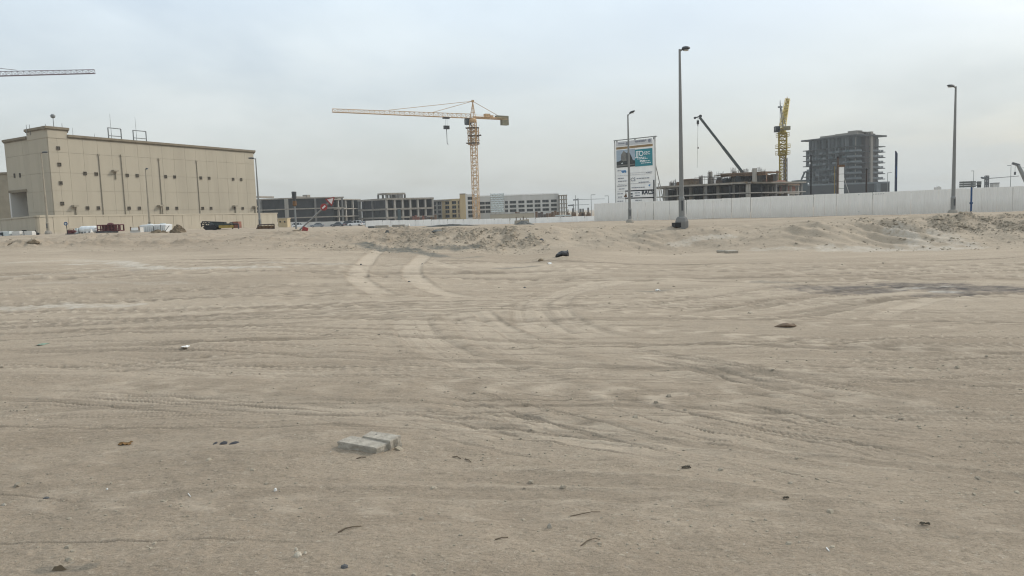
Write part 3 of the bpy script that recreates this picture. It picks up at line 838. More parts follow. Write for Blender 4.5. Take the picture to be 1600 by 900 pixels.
    # wall lamps on brackets
    for px, py in ((177, 267), (114.5, 322), (248, 321.5), (365, 322), (396, 323)):
        p, s = onwall(px, py, A, B); c = Vector((p.x, p.y)) - n * .12
        a = math.atan2(e.y, e.x)
        MB().box(v3(c - n * .35, p.z), (.9, .7, .28), a).box(v3(c - n * .1 + e * .3, p.z - .7), (.18, .2, 1.5), a).build('wall_lamp', 'grey_pipe', root)
    # porch: jamb, lintel and the door at the back of it
    pb = MB(); pb.slab(Pa + es * .02, Pa + es * .5, z0, ztop, -.14, 2.9)
    pb.build('porch_jamb', 'pale_render', root)
    MB().slab(Pa, Pb + es * .3, ztop - .12, ztop + .3, -.2, .3).build('lintel_shade', 'cornice_brown', root)  # dark brown strip paints in the shadow at the porch head
    dd, sdd = onwall(40, 313, Lp, C)
    da = L2 + es * (sb - .45 * (sb - sa)) + ns * 2.9; db = L2 + es * (sb - .05) + ns * 2.9
    dr = MB().slab(da, db, z0, at(40, 313.5, depth_for_z(40, 313.5, 4.0)).z, -.08, .0).build('door', 'cornice_brown', root)
    MB().slab(da + (db - da) * .1, da + (db - da) * .8, z0 + .2, 3.6, -.14, -.08).build('door_leaf', 'grey_pipe', dr)
    # lower annexe showing beyond the end wall
    e2 = L2 + ns * 3
    pA = at(5.5, 236, Lp.y + 6)
    MB().prism([L2 + ns * .5, L2 - es * 1.0 + ns * .5, L2 - es * 1.0 + ns * 8, L2 + ns * 8], z0, pA.z).build('rear_wing', 'beige_render', root)
    # things on the roof
    p = at(84, 197, C.y + 3); q = at(84, 184, C.y + 3)
    MB().tube(v3(p, zt - 1), v3(p, q.z), .07, .05, 6).lathe((p.x, p.y, q.z), [(.05, -.1), (.33, .05), (.38, .35), (.2, .6)], 10).build('roof_mast', 'steel_grey', root)
    for px in (41, 46, 71, 97):
        p = at(px, 197, C.y + 2.5)
        MB().tube(v3(p, zt - 1), v3(p, zt + .65), .05, .04, 5).build('lightning_rod', 'steel_grey', root)
    for k, (xa, xb, yt, yb) in enumerate(((178, 198, 198.5, 216), (217, 237, 202.5, 221))):
        P0 = onwall(xa, yt, A, B)[0]; P1 = onwall(xb, yt + 1.5, A, B)[0]
        back = n * 1.5
        a, b = Vector(P0[:2]) + back, Vector(P1[:2]) + back
        zz = P0.z; zm = zr + (zz - zr) * .33
        f = MB().tube(v3(a, zr - .5), v3(a, zz), .10).tube(v3(b, zr - .5), v3(b, zz), .10).tube(v3(a, zz), v3(b, zz), .085).tube(v3(a, zm), v3(b, zm), .075)
        f.build('roof_frame', 'steel_grey', root)
        mid = a.lerp(b, .55)
        MB().tube(v3(mid + n, zr - .4), v3(mid + n, zz + 2.6), .05, .02, 5).build('antenna', 'steel_grey', root)
    for px, yt in ((126, 198), (160, 207)):
        p = onwall(px, yt, A, B)[0]; c = Vector(p[:2]) + n * 2
        MB().tube(v3(c, zr - .4), v3(c, p.z), .045, .02, 5).build('antenna', 'steel_grey', root)
    return root, A, B, C
UB, UA, UBp, UC = utility_building()

def low_annexe():
    a = at(-60, 268, 165); b = at(13.5, 269, 165)
    z = b.z
    r = thing('service_block', 'low olive beige block with brown coping at the far left behind the tall beige building', 'building', (a.x, a.y, 0))
    MB().prism([a[:2], b[:2], (b.x, b.y + 20), (a.x, a.y + 20)], -1, z - .4).build('wall', 'beige_joint', r)
    MB().prism([(a.x - .3, a.y - .3), (b.x + .3, b.y - .3), (b.x + .3, b.y + 20), (a.x - .3, a.y + 20)], z - .4, z).build('coping', 'cornice_brown', r)
low_annexe()

# ------------------------------------------------------------------ plain beige compound wall in front of it
def compound_wall():
    zc = at(57, 336.5, 92).z
    C = at(57, 336.5, 92); B = pz(433, 332.4, zc); L = pz(-40, 345.5, zc)
    r = thing('compound_wall', 'plain beige compound wall of concrete panels in front of the tall beige building', 'wall', (C.x, C.y, 0))
    for P, Q, n_ in ((Vector(L[:2]), Vector(C[:2]), 6), (Vector(C[:2]), Vector(B[:2]), 26)):
        e, n = perp(P, Q); Ln = (Q - P).length
        for k in range(n_):
            a, b = P + e * (Ln * k / n_ + .03), P + e * (Ln * (k + 1) / n_ - .03)
            t = random.uniform(-.02, .02)
            MB().slab(a, b, -1.5, zc - .22 + random.uniform(-.02, .02), t, .25).build('wall_panel', 'beige_plain', r)
        MB().slab(P - e * .1, Q + e * .1, zc - .2, zc, -.08, .33).build('coping', 'beige_render', r)
    return C, B, zc
CW_C, CW_B, CW_Z = compound_wall()

# ------------------------------------------------------------------ white hoarding on the right: ribbed sheet panels on posts
def hoarding():
    A = at(928, 318.3, 107); z = A.z; B = pz(1600, 290.5, z)
    e, n = perp(A, B); A2 = Vector(A[:2]); Ltot = (Vector(B[:2]) - A2).length * 1.25
    r = thing('hoarding_fence', 'long white ribbed sheet hoarding along the top of the bank on the right', 'fence', (A.x, A.y, 0))
    W = 1.25; n_ = int(Ltot / W)
    def sheet(h):
        m_ = MB(); vs = []; ribs = 5
        xs = []
        for k in range(ribs):
            x = W * k / ribs
            xs += [(x, 0), (x + W * .12, 0), (x + W * .145, -.035), (x + W * .175, -.035)]
        xs.append((W - .012, 0))
        for x, y in xs: vs += [(x, y, 0), (x, y, h)]
        fs = [(2 * k, 2 * k + 2, 2 * k + 3, 2 * k + 1) for k in range(len(xs) - 1)]
        b = len(vs)
        for x, y in xs: vs += [(x, y + .012, 0), (x, y + .012, h)]
        fs += [(b + 2 * k + 1, b + 2 * k + 3, b + 2 * k + 2, b + 2 * k) for k in range(len(xs) - 1)]
        fs += [(2 * k + 1, 2 * k + 3, b + 2 * k + 3, b + 2 * k + 1) for k in range(len(xs) - 1)]
        return m_.add(vs, fs)
    zb = -.55; H = z - zb
    sh = sheet(H)
    mesh = None; ang = math.atan2(e.y, e.x)
    post = None
    for k in range(n_):
        p = A2 + e * (W * k)
        if mesh is None:
            o = sh.build('panel', 'hoarding_white', r, local=True); mesh = o.data
        else: o = inst('panel', mesh, r)
        o.location = (p.x - A.x + n.x * random.uniform(-.012, .012), p.y - A.y + n.y * random.uniform(-.012, .012), zb + random.uniform(-.025, .015))
        o.rotation_euler = (random.gauss(0, .010), random.gauss(0, .0035), ang + random.gauss(0, .022))
    for k in range(0, n_, 2):
        p = A2 + e * (W * k) + n * .09
        MB().tube(v3(p, zb - .3), v3(p, z - .05), .045, .045, 6).build('post', 'hoarding_post', r)
    for zz in (.35, z - .25):
        MB().slab(A2, A2 + e * (W * n_), zz, zz + .08, .05, .11).build('rail', 'hoarding_post', r)
    for k in range(6):                        # it turns the corner and runs off behind
        p = A2 + n * (.1 + W * (k + 1))
        o = inst('panel', mesh, r, (p.x - A.x, p.y - A.y, zb), ang - math.pi / 2)
    return A, B, z
HO_A, HO_B, HO_Z = hoarding()

def far_hoarding(name, label, A, B, zb, matn, W):
    e, n = perp(A, B); A2 = Vector(A[:2]); L = (Vector(B[:2]) - A2).length; n_ = max(int(round(L / W)), 1); W = L / n_
    r = thing(name, label, 'fence', (A.x, A.y, 0)); z = A.z
    for k in range(n_):
        zz = A.z + (B.z - A.z) * (k + .5) / n_ + random.uniform(-.05, .03)
        a, b = A2 + e * (W * k + .02), A2 + e * (W * (k + 1) - .02); j = random.uniform(-.04, .04)
        MB().slab(a, b, zb, zz, j, j + .06).build('panel', matn, r)
        if k % 2 == 0:
            MB().slab(a - e * .08, a + e * .08, zb, zz - .12, .12, .22).slab(a - e * .1, a + e * .12, zz - .28, zz - .05, j - .05, j).build('post', 'hoarding_post', r)
A_ = at(571, 344.5, 186); B_ = at(796, 341.2, 196)
far_hoarding('site_fence', 'low off white panel fence in the middle distance left of the grey gravel heap', A_, B_, -1.9, 'white_paint', 2.0)
A_ = at(797, 341, 180); B_ = at(932, 337.2, 186)
far_hoarding('block_wall', 'bright white low wall between the grey gravel heap and the long hoarding', A_, B_, -2.0, 'white_paint', 3.0)
A_ = at(424, 347.5, 262); B_ = at(580, 345.0, 262)
far_hoarding('parking_wall', 'low white wall behind the row of parked cars', A_, B_, -2.2, 'pale_render', 4.0)

# ------------------------------------------------------------------ bare concrete frames
def frame_segment(root, A, B, zs, depth, bays, slab_t=.45, back=True, colw=.5, rows=3, seed=0, skip=()):
    """floors and columns between A and B; zs = levels from the ground up, the last one the roof"""
    rd = random.Random(seed)
    e, n = perp(A, B); A2, B2 = Vector(A[:2]), Vector(B[:2]); L = (B2 - A2).length
    for i, z in enumerate(zs[1:]):
        MB().slab(A2 - e * .3, B2 + e * .3, z - slab_t, z, -.35, depth).build('floor_slab', 'concrete', root)
    cmesh = {}
    ang = math.atan2(e.y, e.x)
    for i in range(len(zs) - 1):
        h = zs[i + 1] - slab_t - zs[i]
        for j in range(rows):
            for k in range(bays + 1):
                if (i, k) in skip and j == 0: continue
                p = A2 + e * (L * k / bays) + n * (.3 + (depth - 1.0) * j / max(rows - 1, 1))
                key = (round(h, 2), j == 0)
                if key not in cmesh:
                    o = MB().box((0, 0, h / 2), (colw if j == 0 else colw * .8, colw, h)).build('column', 'concrete_light' if j == 0 else 'concrete_dark', root, local=True); cmesh[key] = o.data  # inner columns darker: shade inside the bays put into the concrete colour
                else: o = inst('column', cmesh[key], root)
                o.location = (p.x - root.location.x, p.y - root.location.y, zs[i]); o.rotation_euler = (0, 0, ang)
        if back:                                 # near-black end walls added to darken the bay ends
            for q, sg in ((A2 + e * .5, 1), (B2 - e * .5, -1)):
                MB().prism([q + n * depth * .02, q + n * depth * .8, q + n * depth * .8 + e * sg * .25, q + n * depth * .02 + e * sg * .25], zs[i], zs[i + 1] - slab_t).build('infill_shade', 'inside_shade', root)
        if back:                                 # near-black walls added to darken the bays from behind, few gaps
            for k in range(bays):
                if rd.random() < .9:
                    MB().slab(A2 + e * (L * k / bays), A2 + e * (L * (k + 1) / bays), zs[i], zs[i + 1] - slab_t, depth * .8 + .004 * k, depth * .8 + .3).build('infill_shade', 'inside_shade', root)
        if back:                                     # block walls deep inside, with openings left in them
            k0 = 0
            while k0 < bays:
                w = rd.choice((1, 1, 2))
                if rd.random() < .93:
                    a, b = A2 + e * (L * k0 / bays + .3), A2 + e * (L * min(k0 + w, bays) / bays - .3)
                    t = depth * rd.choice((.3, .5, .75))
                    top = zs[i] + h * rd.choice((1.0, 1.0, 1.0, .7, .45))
                    MB().slab(a, b, zs[i], top, t, t + .25).build('infill_shade', 'inside_shade', root)
                k0 += w
def middle_frames():
    P = lambda px, py, D: at(px, py, D)
    K = P(447, 309.2, 292); zr = K.z
    z1, z2 = P(447, 326, 292).z, P(447, 339.8, 292).z
    zs = [-1.6, z2, z1, zr]
    A0 = pz(396, 317.3, zr); B0 = pz(562, 311.2, zr)
    r = thing('concrete_skeleton', 'three storey bare concrete frame behind the leaning red road sign', 'building', (K.x, K.y, 0))
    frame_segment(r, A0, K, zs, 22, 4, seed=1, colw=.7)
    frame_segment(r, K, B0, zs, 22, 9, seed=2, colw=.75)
    for (xa, xb, dz_) in ((470, 486, .8), (487, 492, 1.5), (516, 540, .7), (411, 436, .6)):
        s0, s1 = onwall(xa, 309, K, B0)[0], onwall(xb, 309, K, B0)[0]
        MB().slab(s0, s1, zr, zr + dz_, 2, 4).build('parapet_block', 'concrete', r)
    A1 = at(563, 313.5, 352); zr1 = A1.z; B1 = v3(at(607, 312, 352), zr1)
    r2 = thing('concrete_skeleton', 'lower bare concrete frame with wide open bays left of the rooftop pavilion', 'building', (A1.x, A1.y, 0))
    zq = at(562, 327, 352).z
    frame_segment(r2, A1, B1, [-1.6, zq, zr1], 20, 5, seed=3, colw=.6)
    A2_ = at(604, 309.6, 308); zr2 = A2_.z; B2_ = pz(676, 308.4, zr2)
    r3 = thing('concrete_skeleton', 'bare concrete frame carrying a small rooftop pavilion of posts and slab', 'building', (A2_.x, A2_.y, 0))
    zs3 = [-1.6, at(604, 339, 308).z, at(604, 325.5, 308).z, zr2]
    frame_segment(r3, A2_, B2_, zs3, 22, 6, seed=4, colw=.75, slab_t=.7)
    q0, q1 = onwall(608.5, 301, A2_, B2_)[0], onwall(637.5, 300, A2_, B2_)[0]
    e, n = perp(q0, q1); ln = (Vector(q1[:2]) - Vector(q0[:2])).length
    MB().slab(q0, q1, q0.z - .7, q0.z, 2, 9).build('pavilion_slab', 'concrete', r3)
    for k in range(5):
        c = Vector(q0[:2]) + e * (ln * k / 4)
        for dn in (2.4, 8.5):
            MB().box(v3(c + n * dn, (zr2 + q0.z) / 2 - .35), (.6 if k != 3 else 2.2, .6, q0.z - zr2 - .7), math.atan2(e.y, e.x)).build('pavilion_post', 'concrete_dark', r3)
    # teal safety net on part of the front
    s0, s1 = onwall(620, 330, A2_, B2_)[0], onwall(625, 330, A2_, B2_)[0]
    MB().slab(s0, s1, -1, zr2 - 4.5, -.55, -.5).build('safety_net', 'glass_teal', r3)
    return zr
middle_frames()

def facade(root, A, B, z0, z1, wins, matw, depth, zrows, wh, thick=.5):
    """a wall with real window holes: strips between openings; wins = [(s0, s1)] along the wall, zrows = sill heights"""
    e, n = perp(A, B); A2 = Vector(A[:2]); L = (Vector(B[:2]) - A2).length
    wins = [(max(a, .05), min(b, L - .05)) for a, b in wins if b > .1 and a < L - .1]
    lv = [z0] + [q for z in zrows for q in (z, z + wh)] + [z1]
    w = MB()
    for i in range(0, len(lv), 2):
        w.slab(A2, A2 + e * L, lv[i], lv[i + 1], 0, thick)
    for z in zrows:
        s = 0
        for a, b in wins + [(L, L)]:
            if a > s + .01: w.slab(A2 + e * s, A2 + e * a, z, z + wh, 0.003, thick - .003)
            s = b
    o = w.build('wall', matw, root)
    for z in zrows:
        for a, b in wins:
            f = MB().slab(A2 + e * a, A2 + e * b, z, z + .12, -.06, thick * .5).slab(A2 + e * ((a + b) / 2 - .05), A2 + e * ((a + b) / 2 + .05), z + .12, z + wh, .22, .3).build('window', 'concrete_dark', root)
            MB().slab(A2 + e * a, A2 + e * b, z + .121, z + wh, .31, .34).build('pane', 'glass_dark', f)
    return e, n, L
def middle_blocks():
    zr = at(688, 311.8, 330).z
    A = pz(657, 313.2, zr); M_ = at(690, 311.8, 330); B = pz(717.5, 309.6, zr)
    B = at(717.5, 310.6, 322); B.z = zr
    rows = [at(699, y, 326).z for y in (340.2, 333.2, 326.4, 319.6)]
    wh = (340 - 335.2) * 326 / FPX
    r = thing('apartment_block', 'grey and tan block with rows of dark windows left of the orange tower crane', 'building', (A.x, A.y, 0))
    sA = lambda c, w: (onwall(c - w / 2, 325, A, M_)[1], onwall(c + w / 2, 325, A, M_)[1])
    facade(r, A, M_, -1.6, zr, [sA(660.5, 3), sA(668.5, 5), sA(678, 6.5), sA(686.5, 5.5)], 'grey_render', 15, rows, wh)
    sB = lambda c, w: (onwall(c - w / 2, 325, M_, B)[1], onwall(c + w / 2, 325, M_, B)[1])
    facade(r, M_, B, -1.6, zr, [sB(698.5, 7), sB(709.3, 7), sB(716.6, 2)], 'tan_render', 15, rows, wh)
    e, n = perp(A, B)
    MB().prism([Vector(A[:2]) + n * .8, Vector(B[:2]) + n * .8, Vector(B[:2]) + n * 16, Vector(A[:2]) + n * 16], zr - .6, zr - .2).build('roof', 'concrete', r)
    t0, t1 = at(718, 304, 318), at(727, 304, 318)
    t1.z = t0.z
    r2 = thing('stair_tower', 'tan and pale stair tower with stacked dark window bands beside the crane mast', 'building', (t0.x, t0.y, 0))
    MB().slab(t0, t1, -1.6, t0.z, 0, 12).build('wall', 'tan_render', r2)
    u1 = at(741.5, 304.2, 320)
    rows2 = [at(733, y, 318).z for y in (340, 334, 326.8, 319.6, 312.4)]
    facade(r2, t1, v3(u1, t1.z), -1.6, t1.z, [(1.0, 3.6)], 'pale_render', 12, rows2, 1.3)
    MB().slab(t0, t1, t0.z, t0.z + .4, -.15, 12).build('parapet', 'concrete', r2)
    # long pale car park on the right of the crane
    a = at(742, 307.6, 330); z = a.z; b = at(873, 304.9, 330)
    b = v3(b, z); zz = [at(805, y, 330).z for y in (331.2, 324.6, 318.0)]
    r3 = thing('parking_block', 'long pale four storey block with wide dark openings right of the orange tower crane', 'building', (a.x, a.y, 0))
    s = lambda x0, x1: (onwall(x0, 320, a, b)[1], onwall(x1, 320, a, b)[1])
    ops = [s(749, 757.5), s(758.3, 766), s(789, 793.5), s(796.5, 806.5), s(810, 819.5), s(823, 832.5), s(835.5, 844.5), s(847.5, 857.5), s(861, 870)]
    facade(r3, a, b, -1.6, z, ops, 'pale_render', 15, zz, 1.15)
    e, n = perp(a, b); L = (Vector(b[:2]) - Vector(a[:2])).length
    MB().slab(a, b, z - 1.0, z - .5, .6, 15).build('roof', 'concrete', r3)
    MB().slab(a, b, z, z + .5, -.15, .3).build('parapet', 'white_paint', r3)
    for i, zz_ in enumerate(zz):
        MB().slab(a, b, zz_ - .6, zz_ - .3, .6, 15).build('floor_slab', 'concrete_dark', r3)
    # sheeted scaffold
    p, q = at(766.3, 303.3, 322), at(786.8, 303.3, 322)
    r4 = thing('scaffold_screen', 'tall scaffold hung with pale netting in folds against the long pale block', 'scaffold', (p.x, p.y, 0))
    e4, n4 = perp(p, q); L4 = (Vector(q[:2]) - Vector(p[:2])).length; zb = at(775, 333, 322).z
    for k in range(9):
        za, zc_ = zb + (p.z - zb) * k / 9, zb + (p.z - zb) * (k + 1) / 9
        vs = []; m_ = MB(); nn = 16
        for j in range(nn + 1):
            s_ = L4 * j / nn; c = Vector(p[:2]) + e4 * s_
            sag = .35 * math.sin(j * math.pi / 4 + k * 1.3) ** 2
            vs += [v3(c + n4 * -.05, za + .04 + sag), v3(c - n4 * (.30 + .12 * math.sin(j * 1.9 + k)), (za + zc_) / 2 + sag * .5), v3(c + n4 * -.05, zc_ + .12)]
        fs = [(3 * j + t, 3 * j + 3 + t, 3 * j + 4 + t, 3 * j + 1 + t) for j in range(nn) for t in (0, 1)]
        m_.add(vs, fs).build('netting', 'mesh_sheet', r4)
    for k in range(4):
        c = Vector(p[:2]) + e4 * (L4 * k / 3) + n4 * .1
        MB().tube(v3(c, -1.6), v3(c, p.z + .3), .09, .09, 5).build('scaffold_pole', 'steel_grey', r4)
    # open stair frame at its right end
    p, q = at(874, 304.6, 326), at(885, 304.2, 326); q = v3(q, p.z)
    r5 = thing('stair_shaft', 'open concrete stair frame at the right end of the long pale block', 'building', (p.x, p.y, 0))
    frame_segment(r5, p, q, [-1.6] + [p.z - 1.75 * k for k in (5, 4, 3, 2, 1, 0)], 4, 3, slab_t=.35, back=False, colw=.42, rows=2, seed=9)
middle_blocks()

# timber, shutters and starter columns standing on the site in front of them
def site_clutter():
    rd = random.Random(5)
    k = 0
    for (x0, x1, yt, D, m_, lab) in ((640, 671, 336.2, 300, 'formwork_red', 'row of reddish shutter boards at the foot of the grey block'),
                               (672, 682, 335.2, 296, 'formwork', 'dark brown shutter stack at the foot of the grey block'),
                               (797, 812, 330.5, 290, 'formwork', 'brown shutter stack below the long pale block nearest the sheeted scaffold'),
                               (820, 833, 330.8, 290, 'formwork', 'brown shutter stack in the middle of the long pale block'),
                               (836, 874, 330.2, 285, 'formwork', 'long brown shutter stack below the right half of the long pale block')):
        a, b = at(x0, yt, D), at(x1, yt, D)
        r = thing('shutter_stack', lab, 'formwork', (a.x, a.y, 0), 'shutter stacks on the building site')
        n_ = max(3, int((b.x - a.x) / .9))
        for i in range(n_):
            x = a.x + (b.x - a.x) * (i + .5) / n_
            h = rd.uniform(.6, 1.0) * (a.z + 1.8)
            MB().box((x, D + rd.uniform(-.4, .4), -1.8 + h / 2), (.75 * (b.x - a.x) / n_ + .15, .7, h), rd.uniform(-.2, .2)).build('board', m_ if rd.random() < .7 else 'rebar', r)
    for i, (x, w, yt) in enumerate(((887.5, 1.6, 327), (895.5, 5, 325.5), (907, 4.5, 326.2), (911, 3.4, 326), (919, 3.4, 324.5))):
        p = at(x, yt, 285)
        r = thing('starter_column', ['thin bare column', 'thick twin column', 'short column', 'second short column', 'tall narrow column'][i] + ' rising from brown shuttering, ' +
                  ['leftmost', 'second from the left', 'middle one', 'second from the right', 'rightmost'][i] + ' before the long hoarding', 'column', (p.x, p.y, 0), 'starter columns on the site')
        wd_ = w * 285 / FPX
        MB().box((p.x, p.y, (p.z - 1.8) / 2), (wd_ * .7, .8, p.z + 1.8)).build('shaft', 'concrete_dark', r)
        zc = at(x, 331.5, 285).z
        for t in range(3):
            MB().box((p.x + rd.uniform(-.2, .2), p.y - .5, (zc - 1.8) / 2 - .3 * t * .5), (wd_ * 1.15 + .3 * t, 1.6 + .1 * t, zc + 1.8 - .5 * t)).build('shutter', 'formwork' if t else 'plywood', r)
    a, b = at(766, 335.5, 262), at(835, 336.2, 262)
    r = thing('site_wall', 'long low beige block wall in front of the long pale block', 'wall', (a.x, a.y, 0))
    MB().slab(a, b, -2, a.z, 0, .3).build('wall', 'beige_render', r); MB().slab(a, b, a.z, a.z + .18, -.06, .36).build('coping', 'concrete_light', r)
    a, b = at(868, 336.3, 240), at(893, 335.4, 240)
    r = thing('steel_stack', 'flat pale blue grey stack of sheets on trestles left of the long hoarding', 'stack', (a.x, a.y, 0))
    MB().slab(a, b, a.z - .35, a.z, 0, 1.5).build('sheet', 'mesh_sheet', r)
    for t in (.1, .5, .9):
        c = Vector(a[:2]).lerp(Vector(b[:2]), t)
        MB().box(v3(c + Vector((0, .7)), (a.z - .35 - 2) / 2), (.3, .8, a.z - .35 + 2)).build('trestle', 'near_black', r)
site_clutter()
# ------------------------------------------------------------------ tower cranes
def saddle_crane(root, base, zj, tip, tail, mw, top_z, paint, bays_m, jib_h, cage=None, trolley_t=.32, hook=None):
    """mast, slewing head, level jib toward tip, counter-jib toward tail"""
    bx, by, bz = base
    MB().lattice((bx, by, bz), (bx, by, zj - 2.2), (0.3, 1, 0), mw, mw, bays=bays_m, rc=.14, rd=.075).build('mast', paint, root)
    MB().box((bx, by, bz + .3), (mw + 3, mw + 3, 1.2)).build('footing', 'concrete', root)
    if cage:
        MB().lattice((bx, by, cage[0]), (bx, by, cage[1]), (0.3, 1, 0), mw + 1.1, mw + 1.1, bays=4, rc=.18, rd=.10).build('climbing_cage', paint, root)
        for k, z in enumerate(np.linspace(cage[0] + .6, cage[1] - .2, 3)):
            p = MB().box((bx + (.5 if k == 1 else -.3), by, z), (mw + 3.0, mw + 2.2, .14))
            for a in (-1, 1):
                p.tube((bx + a * (mw + 2.6) / 2, by - 1.6, z + 1), (bx + a * (mw + 2.6) / 2, by + 1.6, z + 1), .05, .05, 4)
            p.build('platform', 'rebar', root)
    MB().lathe((bx, by, zj - 2.4), [(mw * .62, 0), (mw * .7, .5), (mw * .7, 1.0), (mw * .45, 1.6)], 12).build('slewing_ring', paint, root)
    tp, tl = Vector(tip), Vector(tail); c = Vector((bx, by, zj))
    jd = (tp - c).normalized(); sd_ = Vector((jd.y, -jd.x, 0)).normalized()
    apex = Vector((bx, by, top_z)) - jd * .3
    hd = MB()
    for a, b in ((.8, .8), (-.8, .8), (.8, -.9), (-.8, -.9)):
        hd.tube(c + sd_ * a + jd * b - Vector((0, 0, 1)), apex, .14, .10, 5)
    for t in (.25, .5, .72):
        k = 1 - t
        pts = [c.lerp(apex, t) + sd_ * (a * k) + jd * (b * k) for a, b in ((.8, .8), (-.8, .8), (-.8, -.9), (.8, -.9))]
        hd.path(pts + pts[:1], .06, 4)
    hd.box(apex, (1.0, 1.0, .8)).build('tower_head', paint, root)
    L = (tp - c).length
    MB().lattice(c + jd * 1.0 - Vector((0, 0, jib_h * .5)), tp - Vector((0, 0, jib_h * .5)), (0, 0, 1), 1.3, jib_h, 1.0, jib_h * .72, bays=int(L / 1.9), rc=.11, rd=.06, tri=True).build('jib', paint, root)
    Lc = (tl - c).length; cd = (tl - c).normalized()
    cj = MB().lattice(c - Vector((0, 0, .45)), tl - Vector((0, 0, .45)), (0, 0, 1), 1.5, .5, bays=int(Lc / 1.6), rc=.13, rd=.07)
    cj.tube(c + cd * 1 + sd_ * .75 + Vector((0, 0, .7)), tl + sd_ * .75 + Vector((0, 0, .7)), .04, .04, 4)
    cj.build('counter_jib', paint, root)
    MB().box(c + cd * (Lc * .42) + Vector((0, 0, .4)), (2.2, 1.5, 1.5), math.atan2(cd.y, cd.x)).box(c + cd * (Lc * .55) + Vector((0, 0, .2)), (1.2, 1.2, .9), math.atan2(cd.y, cd.x)).build('winch', paint, root)
    MB().box(tl - cd * .9 - Vector((0, 0, 1.1)), (3.0, 1.6, 3.6), math.atan2(cd.y, cd.x)).box(tl - cd * 3.6 + Vector((0, 0, .1)), (2.6, 1.6, 1.2), math.atan2(cd.y, cd.x)).build('counterweight', 'counterweight', root)
    for t in (.62, .30):
        MB().tube(apex, c + jd * (L * t) + Vector((0, 0, jib_h * .5)), .09, .09, 5).build('tie_bar', paint, root)
    MB().tube(apex, tl - cd * 3 + Vector((0, 0, .3)), .10, .10, 5).build('tie_bar', paint, root)
    cabp = c + jd * 1.6 + sd_ * 1.2 - Vector((0, 0, 2.0))
    cb = MB().box(cabp, (2.0, 1.6, 2.4), math.atan2(jd.y, jd.x)).build('cab', 'hotel_grey', root)
    MB().box(cabp + jd * .55, (1.0, 1.66, 1.3), math.atan2(jd.y, jd.x)).build('cab_window', 'glass_dark', cb)
    tr = c + jd * (L * trolley_t) - Vector((0, 0, jib_h * .5 + .35))
    MB().box(tr, (2.4, 1.4, .5), math.atan2(jd.y, jd.x)).build('trolley', 'near_black', root)
    if hook:
        z0, z1 = hook
        for a in (-.35, .35):
            MB().tube(tr + jd * a, Vector((tr.x, tr.y, z0)) + jd * a, .035, .035, 4).build('hoist_rope', 'steel_grey', root)
        MB().box((tr.x, tr.y, z0), (2.2, .8, 1.3), math.atan2(jd.y, jd.x)).tube((tr.x, tr.y, z0), (tr.x, tr.y, z1), .13, .10, 6).tube((tr.x, tr.y, z1), (tr.x + .4, tr.y, z1 - .5), .12, .08, 6).build('hook_block', 'near_black', root)

D_ = 300
b_ = at(744.5, 336, D_); zj_ = at(739, 181.5, D_).z
tip_ = pz(519.5, 171.5, zj_ + .6); tail_ = pz(791, 184.2, zj_)
r_ = thing('tower_crane', 'tall orange tower crane with its long jib pointing left over the middle buildings', 'crane', (b_.x, D_, -1.7))
saddle_crane(r_, (b_.x, D_, -1.7), zj_, tip_, tail_, 2.1, at(738.5, 158, D_).z, 'crane_orange', 30, 1.6,
             (at(741, 226, D_).z, at(741, 199, D_).z), .205, (at(705, 199, 295).z, at(705, 224, 295).z))
D_ = 262
tip_ = at(147.5, 110.5, D_); zj_ = tip_.z - .3
bx_ = at(-150, 200, D_).x
r_ = thing('tower_crane', 'plum grey tower crane whose jib alone reaches into the sky at far left', 'crane', (bx_, D_ - 4, -1))
saddle_crane(r_, (bx_, D_ - 4, -1), zj_, tip_, (bx_ - 16, D_ - 5, zj_), 2.0, zj_ + 6.5, 'crane_plum', 34, 1.75, None, .5, None)

